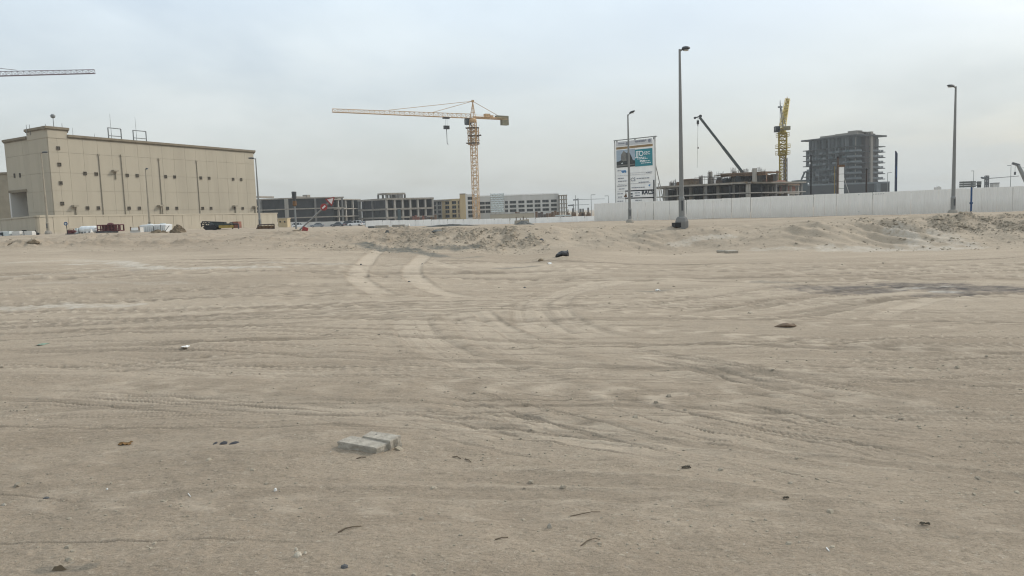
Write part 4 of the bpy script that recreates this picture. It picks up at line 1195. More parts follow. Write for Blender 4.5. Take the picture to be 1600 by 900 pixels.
def luffing_crane():
    D = 236
    b = at(1223, 285, D); bx = b.x
    f = lambda y: at(1222, y, D).z
    r = thing('tower_crane', 'yellow luffing tower crane rising from the unfinished building beside the dark hotel', 'crane', (bx, D, -1.6))
    MB().lattice((bx, D, -1.6), (bx, D, f(236)), (.25, 1, 0), 1.75, 1.75, bays=20, rc=.17, rd=.09).build('mast', 'crane_yellow', r)
    MB().lattice((bx, D, f(243)), (bx, D, f(208)), (.25, 1, 0), 2.15, 2.15, bays=6, rc=.2, rd=.11).build('climbing_cage', 'crane_yellow', r)
    for k, (y, w) in enumerate(((241.5, 3.3), (231.5, 3.4), (213.5, 3.0))):
        z = f(y); p = MB().box((bx, D, z), (w, w, .16))
        for zz in (.55, 1.1):
            q = [(bx + a * w / 2, D + c * w / 2, z + zz) for a, c in ((-1, -1), (1, -1), (1, 1), (-1, 1), (-1, -1))]
            p.path(q, .05, 4)
        for a in (-1, 0, 1):
            for c in (-1, 1): p.tube((bx + a * w / 2, D + c * w / 2, z), (bx + a * w / 2, D + c * w / 2, z + 1.1), .05, .05, 4)
        p.build('platform', 'crane_yellow', r)
    MB().lathe((bx, D, f(210)), [(1.0, 0), (1.1, .6), (.9, 1.3)], 12).build('slewing_ring', 'crane_yellow', r)
    cabc = at(1213.8, 202, D - 1.5)
    cb = MB().box(cabc, (1.25, 1.6, 1.7)).build('cab', 'near_black', r)
    MB().box(cabc + Vector((0, -.5, .1)), (1.3, 1.0, 1.0)).build('cab_window', 'glass_dark', cb)
    foot = Vector((bx, D + .8, f(205))); tip = at(1230.3, 157, D + 22)
    MB().lattice(foot, tip, (0, -.4, 1), 1.9, 1.9, 1.3, 1.2, bays=18, rc=.17, rd=.12).build('jib', 'crane_yellow', r)
    MB().box(tip, (1.5, 1.0, .6)).tube(tip, tip + Vector((.1, .5, 1.3)), .22, .08, 5).build('jib_head', 'crane_orange', r)
    ap = at(1219, 163, D - 3.5)
    fr = MB()
    for a in (-.6, .6): fr.tube((bx + a, D - 1.8, f(204)), ap, .11, .11, 4).tube((bx + a, D + .6, f(204)), ap, .09, .09, 4)
    fr.box(ap + Vector((0, 0, -.8)), (1.2, .6, .5)).tube(ap, ap + Vector((0, 0, 1.2)), .16, .08, 5)
    fr.build('luffing_frame', 'steel_grey', r)
    MB().tube(ap, tip, .05, .05, 4).build('luffing_rope', 'steel_grey', r)
    ct = Vector((bx - .5, D - 5, f(203)))
    MB().box(ct + Vector((0, 2.4, .2)), (1.1, 5.4, .4)).build('counter_jib', 'crane_yellow', r)
    MB().box(ct, (1.5, 1.6, 1.1)).build('counterweight', 'counterweight', r)
    hx = at(1227.3, 280, D - 3).x
    MB().lattice((hx, D - 3, -1.6), (hx, D - 3, f(248)), (0, 1, 0), .8, .8, bays=22, rc=.09, rd=.05).build('hoist_mast', 'rebar', r)
luffing_crane()

def mobile_crane():
    D = 262
    foot0, head = at(1159, 268, D), at(1093.3, 183.5, D)
    d = (foot0 - head).normalized()
    base = head + d * ((head.z - 1.6) / -d.z)
    r = thing('mobile_crane', 'dark telescopic boom of a mobile crane leaning left behind the unfinished building', 'crane', (base.x, D, -1.6))
    n = 3; up = Vector((d.z, 0, -d.x)).normalized()
    names = [(0, .36, .62), (.34, .70, .74), (.68, 1.0, .88)]
    for t0, t1, w in names:
        a, b = head.lerp(base, t0), head.lerp(base, t1)
        MB().loft([[q + up * (sx * w * .62) + Vector((0, sy * w * .5, 0)) for sx, sy in ((-1, -.8), (-.6, -1), (.9, -1), (1, 0), (.9, 1), (-.6, 1), (-1, .8))] for q in (a, b)]).build('boom_section', 'boom_green', r)
    MB().box(head + Vector((-.9, 0, .1)), (2.0, .7, .35), 0, 0, -.25).tube(head + Vector((-1.6, -.2, -.1)), head + Vector((-1.6, .2, -.1)), .4, .4, 8).tube(head + Vector((.2, -.4, .4)), head + Vector((.2, .4, .4)), .5, .5, 8).build('boom_head', 'near_black', r)
    hk = at(1090.4, 190, D)
    for a in (-.18, .18): MB().tube((hk.x + a, D, head.z), (hk.x + a, D, hk.z), .03, .03, 4).build('hoist_rope', 'near_black', r)
    MB().box((hk.x, D, hk.z - .2), (.7, .5, 1.2)).tube((hk.x, D, hk.z - .8), (hk.x, D, hk.z - 1.6), .2, .12, 6).build('hook_block', 'near_black', r)
    l = at(1089.3, 262, D)
    MB().tube((hk.x, D, hk.z - 1.6), (l.x, D, l.z), .04, .04, 4).box((hk.x, D, at(1090, 231, D).z), (.3, .3, .6)).build('sling', 'rebar', r)
    ch = MB().box((base.x - 1, D, .1), (12, 2.6, 1.0)); ch.build('chassis', 'boom_green', r)
    MB().box((base.x, D, 1.1), (4.5, 2.4, 1.3)).build('turntable', 'boom_green', r)
    cb = MB().box((base.x - 6.2, D, .9), (2.0, 2.5, 2.0)).build('cab', 'boom_green', r)
    MB().box((base.x - 6.6, D, 1.4), (1.3, 2.55, .8)).build('cab_window', 'glass_dark', cb)
    for x in (-5.6, -3.6, 1.2, 3.0):
        for y in (-1.15, 1.15): MB().tube((base.x + x, D + y - .2, -1.0), (base.x + x, D + y + .2, -1.0), .6, .6, 14).build('wheel', 'near_black', r)
mobile_crane()

# ------------------------------------------------------------------ unfinished building behind the hoarding
def unfinished_block():
    K = at(1170, 284.2, 200); zt = K.z; A = pz(1017, 293.6, zt); B = pz(1249, 288.4, zt)
    zm = at(1170, 300.3, 200).z
    r = thing('unfinished_building', 'unfinished concrete building with open dark floors and timber shuttering behind the hoarding', 'building', (K.x, K.y, 0))
    loc = r.location
    rd = random.Random(3)
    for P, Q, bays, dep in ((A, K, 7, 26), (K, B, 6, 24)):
        e, n = perp(P, Q); P2, Q2 = Vector(P[:2]), Vector(Q[:2]); L = (Q2 - P2).length
        MB().slab(P2 - e * .4, Q2 + e * .1, zt - .42, zt, -.5, dep).build('floor_slab', 'concrete', r)
        MB().slab(P2, Q2, zm - .28, zm, -.15, dep).build('floor_slab', 'concrete_light', r)
        ang = math.atan2(e.y, e.x)
        for j in range(3):
            for k in range(bays + 1):
                c = P2 + e * (.5 + (L - 1) * k / bays) + n * (.45 + (dep - 2) * j / 2.0)
                w = .95 if (j == 0 and k % 2 == (0 if P is K else 1)) else .5
                MB().box(v3(c, (zt - .55 + zm) / 2), (w, .7, zt - .55 - zm), ang).build('column', 'concrete_light' if j == 0 else 'concrete_dark', r)  # rows behind the front take darker concrete as painted bay shade
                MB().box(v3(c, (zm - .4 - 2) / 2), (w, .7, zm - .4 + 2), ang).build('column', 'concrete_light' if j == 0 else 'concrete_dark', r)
        # near-black back wall added to darken the bays; props under the slabs
        MB().slab(P2, Q2, -1.8, zt - .6, dep * .2, dep * .2 + .3).build('infill_shade', 'inside_shade', r)
        pr = MB()
        for k in range(int(L / 1.1)):
            for j in range(2):
                c = P2 + e * (k * 1.1 + rd.uniform(0, .5)) + n * (2.5 + j * 4)
                pr.tube(v3(c, zm), v3(c, zt - .55), .05, .05, 4, False)
                if j == 0: pr.tube(v3(c, -1.6), v3(c, zm - .4), .05, .05, 4, False)
        tag(pr.build('shoring_props', 'rebar', r), kind='stuff')
    # shuttered edge of the deck, one board after another
    for P, Q, t0, t1, m_ in ((A, K, .55, 1.0, 'plywood'), (A, K, .05, .55, 'concrete_dark'), (K, B, 0, .26, 'plywood'), (K, B, .26, .66, 'formwork_red'), (K, B, .66, 1, 'formwork')):
        e, n = perp(P, Q); P2 = Vector(P[:2]); L = (Vector(Q[:2]) - P2).length
        s = L * t0
        while s < L * t1 - .1:
            w = min(2.4, L * t1 - s)
            MB().slab(P2 + e * (s + .03), P2 + e * (s + w - .03), zt - rd.uniform(.12, .28), zt + rd.uniform(.06, .24) + (.7 if m_ == 'formwork_red' else 0), -.72, -.55).build('edge_board', m_, r)
            s += w
    # the next storey: walls, shutters and column cages on the deck
    e, n = perp(A, K); A2 = Vector(A[:2])
    def S(px, py): return onwall(px, py, A, K)
    def S2(px, py): return onwall(px, py, K, B)
    def block(px0, px1, ytop, mname, name, t=3.0, th=1.2, PQ=0, zlo=None):
        P, Q = ((A, K), (K, B))[PQ]
        p, q = onwall(px0, ytop, P, Q)[0], onwall(px1, ytop, P, Q)[0]
        ee, nn_ = perp(P, Q)
        zz = p.z
        MB().slab(Vector(p[:2]), Vector(q[:2]), zlo if zlo is not None else zt, zz, t, t + th).build(name, mname, r)
        return zz
    # upper deck, tilted up to the right
    ud = MB(); px_ = [1118, 1130, 1150, 1170, 1188]; yt = [271.5, 271, 270, 269, 268.5]
    for i in range(4):
        p, q = S(px_[i], yt[i])[0], S(px_[i + 1], yt[i + 1])[0]
        MB().slab(Vector(p[:2]) + e * .04, Vector(q[:2]) - e * .02, p.z - .35, p.z, 2, 9).build('deck_panel', 'formwork', r)
        MB().slab(Vector(p[:2]), Vector(q[:2]), p.z - .9, p.z - .36, 2.2, 3).build('deck_beam', 'formwork', r)
    for a, b, y, m_ in ((1120, 1128, 274.5, 'inside_shade'), (1133, 1148, 275, 'formwork'), (1150, 1168, 274.5, 'inside_shade')):
        block(a, b, y, m_, 'core_wall', 6.0, 1.5)
    for a, b, y in ((1033, 1036, 286), (1041, 1046, 285.5)): block(a, b, y, 'concrete_dark', 'starter_stub', 4, 1)
    block(1046, 1056.5, 284.5, 'formwork', 'shutter_pile', 3, 2)
    block(1056.5, 1072, 281.6, 'plywood', 'shutter_crate', 3, 2.5); block(1057.5, 1072.5, 280.2, 'formwork', 'shutter_crate', 2.6, 3, zlo=S(1060, 281.5)[0].z)
    for a, b, y in ((1079, 1082, 277), (1131, 1135, 268.0), (1094, 1097.5, 268.5)): block(a, b, y, 'concrete', 'bare_column', 3.5, .8)
    for k in range(11):
        px = 1086 + k * 9
        if px > 1172: break
        block(px, px + 6.5, 282.5 - .1 * k + rd.uniform(-1.2, .6), rd.choice(('concrete_dark', 'formwork', 'rebar', 'plywood')), 'wall_shutter', 4.5 + rd.uniform(0, 2), .3)
    for k in range(16):
        px = 1078 + k * 6.6
        if 1128 < px + 3 < 1132: continue
        block(px, px + 5.8, 278.5 - .42 * k + rd.uniform(-.8, .8), rd.choice(('inside_shade', 'formwork', 'rebar', 'concrete_dark')), 'wall_shutter', 8 + rd.uniform(0, 2), .3)
    block(1171.5, 1175.5, 263, 'concrete_light', 'bare_column', 1.0, .9)
    for a, b, y, m_ in ((1176, 1180, 273, 'inside_shade'), (1183, 1190, 271.5, 'formwork'), (1192, 1199, 273, 'concrete_dark'), (1200, 1206, 271, 'formwork'), (1208, 1217, 270.5, 'formwork'), (1224, 1229, 272, 'rebar')):
        block(a, b, y, m_, 'wall_shutter', 3, 1.5, 1)
    block(1176, 1192, 276.5, 'inside_shade', 'core_wall', 7, 1, 1)
    block(1177, 1190, 269.8, 'plywood', 'deck_panel', 1.5, 9, 1, zlo=S2(1180, 271)[0].z)
    block(1231.5, 1236.5, 272, 'plywood', 'column_shutter', 3, 1.1, 1); block(1232.8, 1235.2, 265.5, 'concrete', 'bare_column', 3.2, .7, 1)
    block(1236, 1248, 282, 'concrete_dark', 'shutter_pile', 3, 2, 1)
    # column cages: bundles of upright bars tied with links
    for i, (px, y0, y1, PQ, w) in enumerate(((1132.5, 268, 262.8, 0, 1.0), (1173.5, 266, 262.0, 0, .9), (1095.5, 271, 267.5, 0, .7), (1112, 273, 269, 0, 1.6), (1146, 270, 265.3, 0, 2.6),
                                  (1186.5, 270, 262.8, 1, 2.0), (1199, 270.5, 263.5, 1, 2.0), (1212, 270, 263.8, 1, 2.2), (1035, 287, 283.5, 0, .6), (1041, 288, 281, 0, .3), (1082, 277, 274.5, 0, .6))):
        P, Q = ((A, K), (K, B))[PQ]
        p = onwall(px, y0, P, Q)[0]; q = onwall(px, y1, P, Q)[0]; ee, nn_ = perp(P, Q)
        c = Vector(p[:2]) + nn_ * 3.6; cg = MB()
        for a in np.linspace(-w / 2, w / 2, 6):
            for b in (-.4, .4): cg.tube(v3(c + ee * a + nn_ * b, zt), v3(c + ee * (a + rd.uniform(-.05, .05)) + nn_ * b, q.z + rd.uniform(-.5, .3)), .035, .03, 4, False)
        for z in np.arange(p.z, q.z, .35):
            cg.path([v3(c + ee * a + nn_ * b, z) for a, b in ((-w / 2, -.4), (w / 2, -.4), (w / 2, .4), (-w / 2, .4), (-w / 2, -.4))], .025, 3)
        cg.build('column_cage', 'concrete_dark' if i % 2 else 'rebar', r)
    st = MB()                                  # starter bars and scaffold tubes along the deck
    for k in range(40):
        px = rd.uniform(1074, 1122); p = S(px, rd.uniform(273.5, 281))[0]; c = Vector(p[:2]) + n * rd.uniform(1.5, 9)
        st.tube(v3(c, zt), v3(c, p.z), .04, .035, 4, False)
    for y, a, b in ((278, 1074, 1122), (281.5, 1074, 1122), (276, 1082, 1112)):
        st.tube(S(a, y)[0] + v3(n * 3, 0), S(b, y - .35 * (b - a) / 10)[0] + v3(n * 3, 0), .06, .06, 4, False)
    tag(st.build('scaffold_tubes', 'rebar', r), kind='stuff')
    for pxa, ya, pxb, yb in ((1022.6, 283, 1023.2, 316), (1028.5, 286, 1032, 316)):
        p, q = at(pxa, ya, 190), at(pxb, yb, 190)
        MB().tube(q, p, .12, .12, 6).build('prop_pole', 'concrete_light', r)
    # brick and red infill at the right end
    for k, (a, b, y) in enumerate(((1224, 1231, 291), (1233, 1240, 290), (1241, 1247, 290.5))):
        block(a, b, y, 'formwork_red', 'infill_panel', .8, .3, 1, zlo=zm + .05)
    for a, b in ((1226, 1230), (1242, 1246)): block(a, b, 303, 'concrete_light', 'infill_panel', .8, .3, 1, zlo=-1)
unfinished_block()

# ------------------------------------------------------------------ the dark hotel with rounded corner and balcony slabs
def hotel():
    Dk = 430
    K = at(1338, 209.5, Dk); zr = K.z
    A = pz(1259, 218.8, zr); B = pz(1378, 211.5, zr)
    r = thing('apartment_tower', 'dark grey ten storey apartment tower with balcony slabs and a pale roof band', 'building', (K.x, K.y, 0))
    e, n = perp(A, K); e2, n2 = perp(K, B); A2, K2, B2 = Vector(A[:2]), Vector(K[:2]), Vector(B[:2])
    L1, L2 = (K2 - A2).length, (B2 - K2).length
    dep = 22
    # rounded outline: long front, quarter turn, short right front
    rad = 5.0
    def outline(o, oe=None):
        oe = o if oe is None else oe
        pts = [A2 - n * o - e * o]
        ca = K2 - e * rad - n * o
        q0 = K2 - e * rad - n * o; q1 = K2 + e2 * rad * .8 - n2 * o
        c = K2 - n * o * 1.1
        for t in np.linspace(0, 1, 7): pts.append(q0 * (1 - t) ** 2 + c * 2 * t * (1 - t) + q1 * t * t)
        pts += [B2 - n2 * o + e2 * oe, B2 + n2 * (dep - 6) + e2 * oe, A2 + n * dep - e * o]
        return pts
    inner = outline(-1.9, -.5)
    z_b = -2.0
    zs1 = onwall(1338, 227.3, A, K)[0].z; st = 3.06
    levels = [zs1 - st * k for k in range(12)]
    MB().prism(inner, z_b, zr - .3).build('wall_core', 'hotel_grey', r)
    MB().prism(outline(1.9), zr - .9, zr - .1).build('roof_slab', 'hotel_slab', r)
    for i, z in enumerate(levels):
        MB().prism(outline(1.15, 1.9), z - .42, z).build('balcony_slab', 'hotel_slab', r)
        # balcony fronts: glass and pale upstands per bay
    nb = 13; bw = (L1 - rad) / nb
    rd = random.Random(4); ang = math.atan2(e.y, e.x)
    wm = {}
    def win(p, w, h, z, a, m_, nm='window'):
        key = (round(w, 2), round(h, 2), m_, nm)
        if key not in wm:
            f = MB()
            f.box((0, 0, h / 2), (w, .10, h)).box((0, -.07, h / 2), (.12, .12, h)).box((0, -.07, h * .68), (w, .12, .10))
            for q in (-1, 1): f.box((q * (w / 2 - .06), -.075, h / 2), (.12, .14, h))
            o = f.build(nm, m_, r, local=True); wm[key] = o.data
        else: o = inst(nm, wm[key], r)
        o.location = (p[0] - r.location.x, p[1] - r.location.y, z); o.rotation_euler = (0, 0, a)
    base = A2 + n * 1.84
    for i in range(len(levels)):
        z = levels[i]; zt = (levels[i - 1] - .42) if i else zr - .9
        h = zt - z - .1
        for k in range(nb):
            c = base + e * (bw * (k + .5) + 1.5)
            win(c, bw * rd.choice((.86, .7, .5)), h * rd.choice((.92, .8)), z, ang, rd.choice(('glass_dark', 'glass_dark', 'glass_teal')))
            if rd.random() < .6:
                MB().box(v3(A2 + e * (bw * k + 1.5) - n * .1, z + h / 2), (.22, 2.9, h), ang).build('partition', 'hotel_trim', r)
            if i and rd.random() < .62:
                MB().box(v3(A2 + e * (bw * (k + .5) + 1.5) - n * 1.05, z + .52), (bw * .94, .1, 1.02), ang).build('balcony_front', rd.choice(('hotel_trim', 'hotel_grey', 'glass_teal')), r)
        # the round corner
        po, pi = outline(1.02), outline(-1.85)
        for t in range(1, 7):
            a, b = po[t], po[t + 1]; aa = math.atan2((b - a).y, (b - a).x)
            if i: MB().box(v3((a + b) / 2, z + .5), ((b - a).length * .98, .1, 1.0), aa).build('balcony_front', 'hotel_trim', r)
            a, b = pi[t], pi[t + 1]; aa = math.atan2((b - a).y, (b - a).x)
            win((a + b) / 2 + Vector((0.0, -.08)), (b - a).length * .9, h * .9, z, aa, 'glass_teal' if t % 3 else 'hotel_cream')
        # right front: a few bays beyond the fin
        for k in range(4):
            c = K2 + e2 * (L2 * .5 + L2 * .5 * (k + .5) / 4) + n2 * 1.82
            win(c, L2 * .10, h * .85, z, math.atan2(e2.y, e2.x), 'glass_dark')
            if i: MB().box(v3(c - n2 * 2.85, z + .5), (L2 * .11, .1, 1.0), math.atan2(e2.y, e2.x)).build('balcony_front', 'hotel_trim', r)
    for px0, px1, m_, y, o in ((1351, 1356.4, 'hotel_brown', 209.5, .6), (1356.8, 1360.2, 'hotel_cream', 208, 1.6), (1361.0, 1366.5, 'hotel_brown', 211, .5)):
        p, q = onwall(px0, y, K, B)[0], onwall(px1, y, K, B)[0]
        MB().slab(Vector(p[:2]), Vector(q[:2]), z_b, p.z + .8, -o, .1 if m_ == 'hotel_cream' else 2).build('facade_fin', m_, r)
    for px in (1266, 1276.5, 1287, 1297.5, 1308, 1318.5):
        p = onwall(px, 212, A, K)[0]
        MB().slab(Vector(p[:2]) - e * .25, Vector(p[:2]) + e * .25, levels[0], zr - .9, -.9, 1.8).build('tall_mullion', 'hotel_trim', r)
    # pale roof storey
    for px0, px1, y0, t in ((1276, 1299, 213.3, 3), (1299.5, 1330, 209.8, 3)):
        p, q = onwall(px0, y0, A, K)[0], onwall(px1, y0, A, K)[0]
        MB().slab(Vector(p[:2]), Vector(q[:2]), zr - .05, p.z, t, t + 9).build('roof_storey', 'hotel_cream', r)
    p = onwall(1338, 205.2, A, K)[0]; q = onwall(1364, 207, K, B)[0]
    MB().prism([Vector(onwall(1331, 208, A, K)[0][:2]) + n * 2.5, K2 + n * .8, Vector(q[:2]) + n2 * 1.5, Vector(q[:2]) + n2 * 9, K2 + n * 11], zr - .05, p.z).build('roof_storey', 'hotel_cream', r)
    p, q = onwall(1312, 204.8, A, K)[0], onwall(1326, 204.6, A, K)[0]
    MB().slab(Vector(p[:2]), Vector(q[:2]), zr, p.z, 7, 12).build('plant_room', 'hotel_cream', r)
    # podium
    p, q = at(1250, 291, 415), at(1390, 289, 415)
    MB().slab(p, q, z_b, p.z, 0, 6).build('podium', 'hotel_slab', r)
    MB().slab(p, q, p.z, p.z + .9, -.1, .2).build('podium_rail', 'hotel_trim', r)
    a, b = at(1370, 287, 412), at(1376, 287, 412)
    MB().slab(a, b, z_b, a.z, 0, 3).build('kiosk', 'hotel_trim', r)
hotel()
def low_dark_block():
    a, b = at(1246, 281.5, 380), at(1262, 281, 380)
    r = thing('podium_block', 'low dark teal block with a slanting roof frame between unfinished building and tower', 'building', (a.x, a.y, 0))
    MB().slab(a, b, -2, a.z, 0, 8).build('wall', 'hotel_grey', r)
    p, q = at(1252, 281, 380), at(1257.5, 268.5, 380); s = at(1262, 268.5, 380)
    MB().tube(p, q, .45, .45, 4).tube(q, s, .4, .4, 4).build('roof_frame', 'hotel_grey', r)
low_dark_block()

# ------------------------------------------------------------------ signs and posts along the hoarding
def billboard():
    A = at(960.5, 219.2, 113); zt = A.z; B = pz(1022.2, 212.4, zt)
    zb = at(961, 320, 113).z
    e, n = perp(A, B); A2 = Vector(A[:2]); L = (Vector(B[:2]) - A2).length; H = zt - zb
    r = thing('billboard', 'tall white project billboard with a teal panel and building picture behind the hoarding', 'billboard', (A.x, A.y, 0))
    a2 = A2; b2 = A2 + e * L
    MB().slab(a2, b2, zb, zt - .45, 0, .08).build('board', 'white_paint', r)
    for s in (.03, .5, .97):
        c = A2 + e * (L * s) + n * .25
        MB().box(v3(c, (zt - 1.2) / 2 - .3), (.16, .22, zt + 1.5), math.atan2(e.y, e.x)).tube(v3(c + n * .1, zt * .7), v3(c + n * 3.2, -.4), .07, .07, 6).build('post', 'steel_grey', r)
    MB().slab(a2 - e * .15, b2 + e * .3, zt - .1, zt, -.08, .3).build('top_rail', 'steel_grey', r)
    for s in (0, 1):
        c = A2 + e * (L * s + (.09 if s else -.06))
        MB().slab(c - e * .06, c + e * .06, zb, zt - .1, -.03, .12).build('edge_rail', 'hoarding_post', r)
    def W(px, py): p, s = onwall(px, py, A, B); return s, p.z
    def panel(nm, x0, x1, y0, y1, m_, t=.03):
        """corners by pixel at the left edge and right edge"""
        s0, z0 = W(x0, y0[0]); s1, z1 = W(x1, y1[0]); _, z2 = W(x0, y0[1])
        return MB().slab(A2 + e * s0, A2 + e * s1, z2, z0, -t, -.001).build(nm, m_, r), s0, s1, z2, z0
    mat('board_teal', (.035, .225, .265), .5, .06, .8); mat('board_gold', (.300, .200, .095), .5, .15, 1.0); mat('print_grey', (.25, .26, .29), .6, .05, 2)
    mat('print_dark', (.06, .07, .09), .6, .1, 2); mat('print_white', (.72, .76, .76), .5, .03, 2); mat('picture_sky', (.36, .43, .50), .6, .08, .6)
    mat('picture_tower', (.20, .195, .18), .6, .2, 1.2); mat('picture_dark', (.05, .055, .055), .6, .3, 1.5); mat('header_grey', (.56, .56, .57), .6, .04, 1)
    panel('header', 962.5, 1019, (222, 229), (216.5, 0), 'header_grey', .02)
    panel('gold_strip', 963, 1019.8, (230.4, 233.8), (226, 0), 'board_gold')
    panel('teal_panel', 992.2, 1019.3, (233.8, 260.4), (230.8, 0), 'board_teal')
    p_, s0, s1, z0, z1 = panel('picture', 963.2, 992, (235.2, 262.2), (233, 0), 'picture_sky')
    # flat print: the picture of a block with trees
    w = s1 - s0; h = z1 - z0
    def flat(nm, poly, m_, t=.036):
        m_b = MB(); vs = [v3(A2 + e * (s0 + w * x) - n * t, z0 + h * y) for x, y in poly]
        m_b.add(vs, [tuple(range(len(vs)))]); return m_b.build(nm, m_, r)
    flat('picture_block', [(.25, .1), (.25, .72), (.40, .95), (.55, .80), (.55, .1)], 'picture_tower', .038)
    flat('picture_block', [(.55, .1), (.55, .80), (.70, .86), (.80, .62), (.92, .3), (.92, .1)], 'picture_dark', .039)
    flat('picture_trees', [(.0, .0), (.0, .34), (.15, .36), (.25, .42), (.36, .34), (.5, .36), (.7, .3), (.85, .38), (1, .34), (1, 0)], 'picture_dark', .042)
    flat('picture_road', [(.02, .05), (.02, .13), (.98, .15), (.98, .10)], 'picture_tower', .045)
    flat('picture_lane', [(.25, .23), (.34, .27), (.36, .22), (.28, .2)], 'print_white', .046)
    def text(s, px, py, size, m_, bold=0.0, align='LEFT'):
        cu = bpy.data.curves.new('lettering', 'FONT'); cu.body = s; cu.size = size; cu.offset = bold; cu.align_x = align; cu.resolution_u = 2
        tmp = bpy.data.objects.new('lettering', cu); COL.objects.link(tmp)
        dg = bpy.context.evaluated_depsgraph_get(); me = bpy.data.meshes.new_from_object(tmp.evaluated_get(dg))
        bpy.data.objects.remove(tmp); bpy.data.curves.remove(cu)
        me.materials.clear(); me.materials.append(MATS[m_]); me.name = 'lettering'
        o = bpy.data.objects.new('lettering', me); COL.objects.link(o); o.parent = r
        s_, z_ = W(px, py); q = A2 + e * s_ - n * .05
        o.location = (q.x - A.x, q.y - A.y, z_); o.rotation_euler = (math.pi / 2, 0, math.atan2(e.y, e.x))
    text('JJO', 993.4, 244.6, 1.05, 'print_white', .02); text('SEC', 1006.5, 241.6, .62, 'print_white', .012)
    text('ECS', 982.3, 283.5, .72, 'print_grey', .012)
    text('RACS', 1003.0, 303.6, .80, 'print_dark', .03)
    def lines(rows, m_, hh=.10):
        for x0, x1, y in rows:
            s_a, za = W(x0, y); s_b, _ = W(x1, y)
            k = s_a; o = MB()
            while k < s_b:                       # words of small print
                wl = min(random.uniform(.18, .5), s_b - k)
                o.slab(A2 + e * k, A2 + e * (k + wl), za - hh / 2, za + hh / 2, -.045, -.031); k += wl + .07
            o.build('small_print', m_, r)
    lines([(994, 1001, 237), (995, 1009, 246.6), (996, 1012, 248.6), (1000, 1008, 251.0), (1000, 1008, 252.7), (1003, 1016, 252.0), (1002, 1017, 255)], 'print_white', .11)
    lines([(966, 976, 224.8), (992, 1010, 220.8), (993, 1008, 222)], 'print_grey', .14)
    lines([(965, 970, 267), (1010, 1018, 269.5), (965.5, 975, 279), (966, 980, 283.5), (995, 1015, 279), (998, 1014, 285), (965, 980, 291), (967, 976, 295.5), (987, 1008, 293.5),
           (965, 974, 303), (966, 973, 308), (965, 974, 314.5), (993, 1003, 313), (992, 1000, 301.5), (993, 1000, 305.5)], 'print_grey', .12)
    lines([(984, 1020, 270.6), (965, 1018, 274.8), (966, 1016, 288.2), (965, 982, 299), (965, 982, 310.5)], 'header_grey', .06)
    lines([(984.5, 989, 303), (984.5, 989, 307)], 'print_dark', .22)
    mat('print_blue', (.12, .28, .50), .6, .05, 2)
    lines([(971, 978, 267.5), (972, 979, 269)], 'print_blue', .22)
    flat('emblem', [((W(1008, 0)[0] - s0) / w, (W(1008, 289.5)[1] - z0) / h), ((W(1011.5, 0)[0] - s0) / w, (W(1011, 287.8)[1] - z0) / h), ((W(1010.5, 0)[0] - s0) / w, (W(1010.5, 291.8)[1] - z0) / h)], 'print_blue', .04)
    for px, py in ((979.7, 224.6), (1015, 219.6)):
        c, z = W(px, py); q = v3(A2 + e * c, z)
        MB().tube(q - v3(n * .03, 0), q - v3(n * .05, 0), .24, .24, 12).build('emblem', 'print_grey', r)
billboard()

def gantry():
    D = 108
    r0 = at(1021.5, 318, D)
    r = thing('rail_barrier', 'black steel frame of two rails and a post in front of the white billboard', 'frame', (r0.x, D, 0))
    MB().tube(at(1021.6, 281, D), (r0.x, D, -.6), .10, .10, 6).build('post', 'near_black', r)
    for y0, y1 in ((298.6, 296.6), (309.8, 308.6)):
        MB().tube(at(977, y0, D), at(1021.5, y1, D), .09, .09, 6).build('rail', 'near_black', r)
    q = at(977.6, 300, D + .3); MB().tube((q.x, D + .3, q.z), (q.x, D + .3, -.6), .06, .06, 6).build('stay', 'hoarding_post', r)
    a, b, c = at(974.5, 308, D), at(980, 308, D), at(978.5, 301.5, D)
    MB().add([a, b, c, a + Vector((0, .1, 0)), b + Vector((0, .1, 0)), c + Vector((0, .1, 0))], [(0, 1, 2), (5, 4, 3), (0, 3, 4, 1), (1, 4, 5, 2), (2, 5, 3, 0)]).build('gusset', 'formwork', r)
gantry()

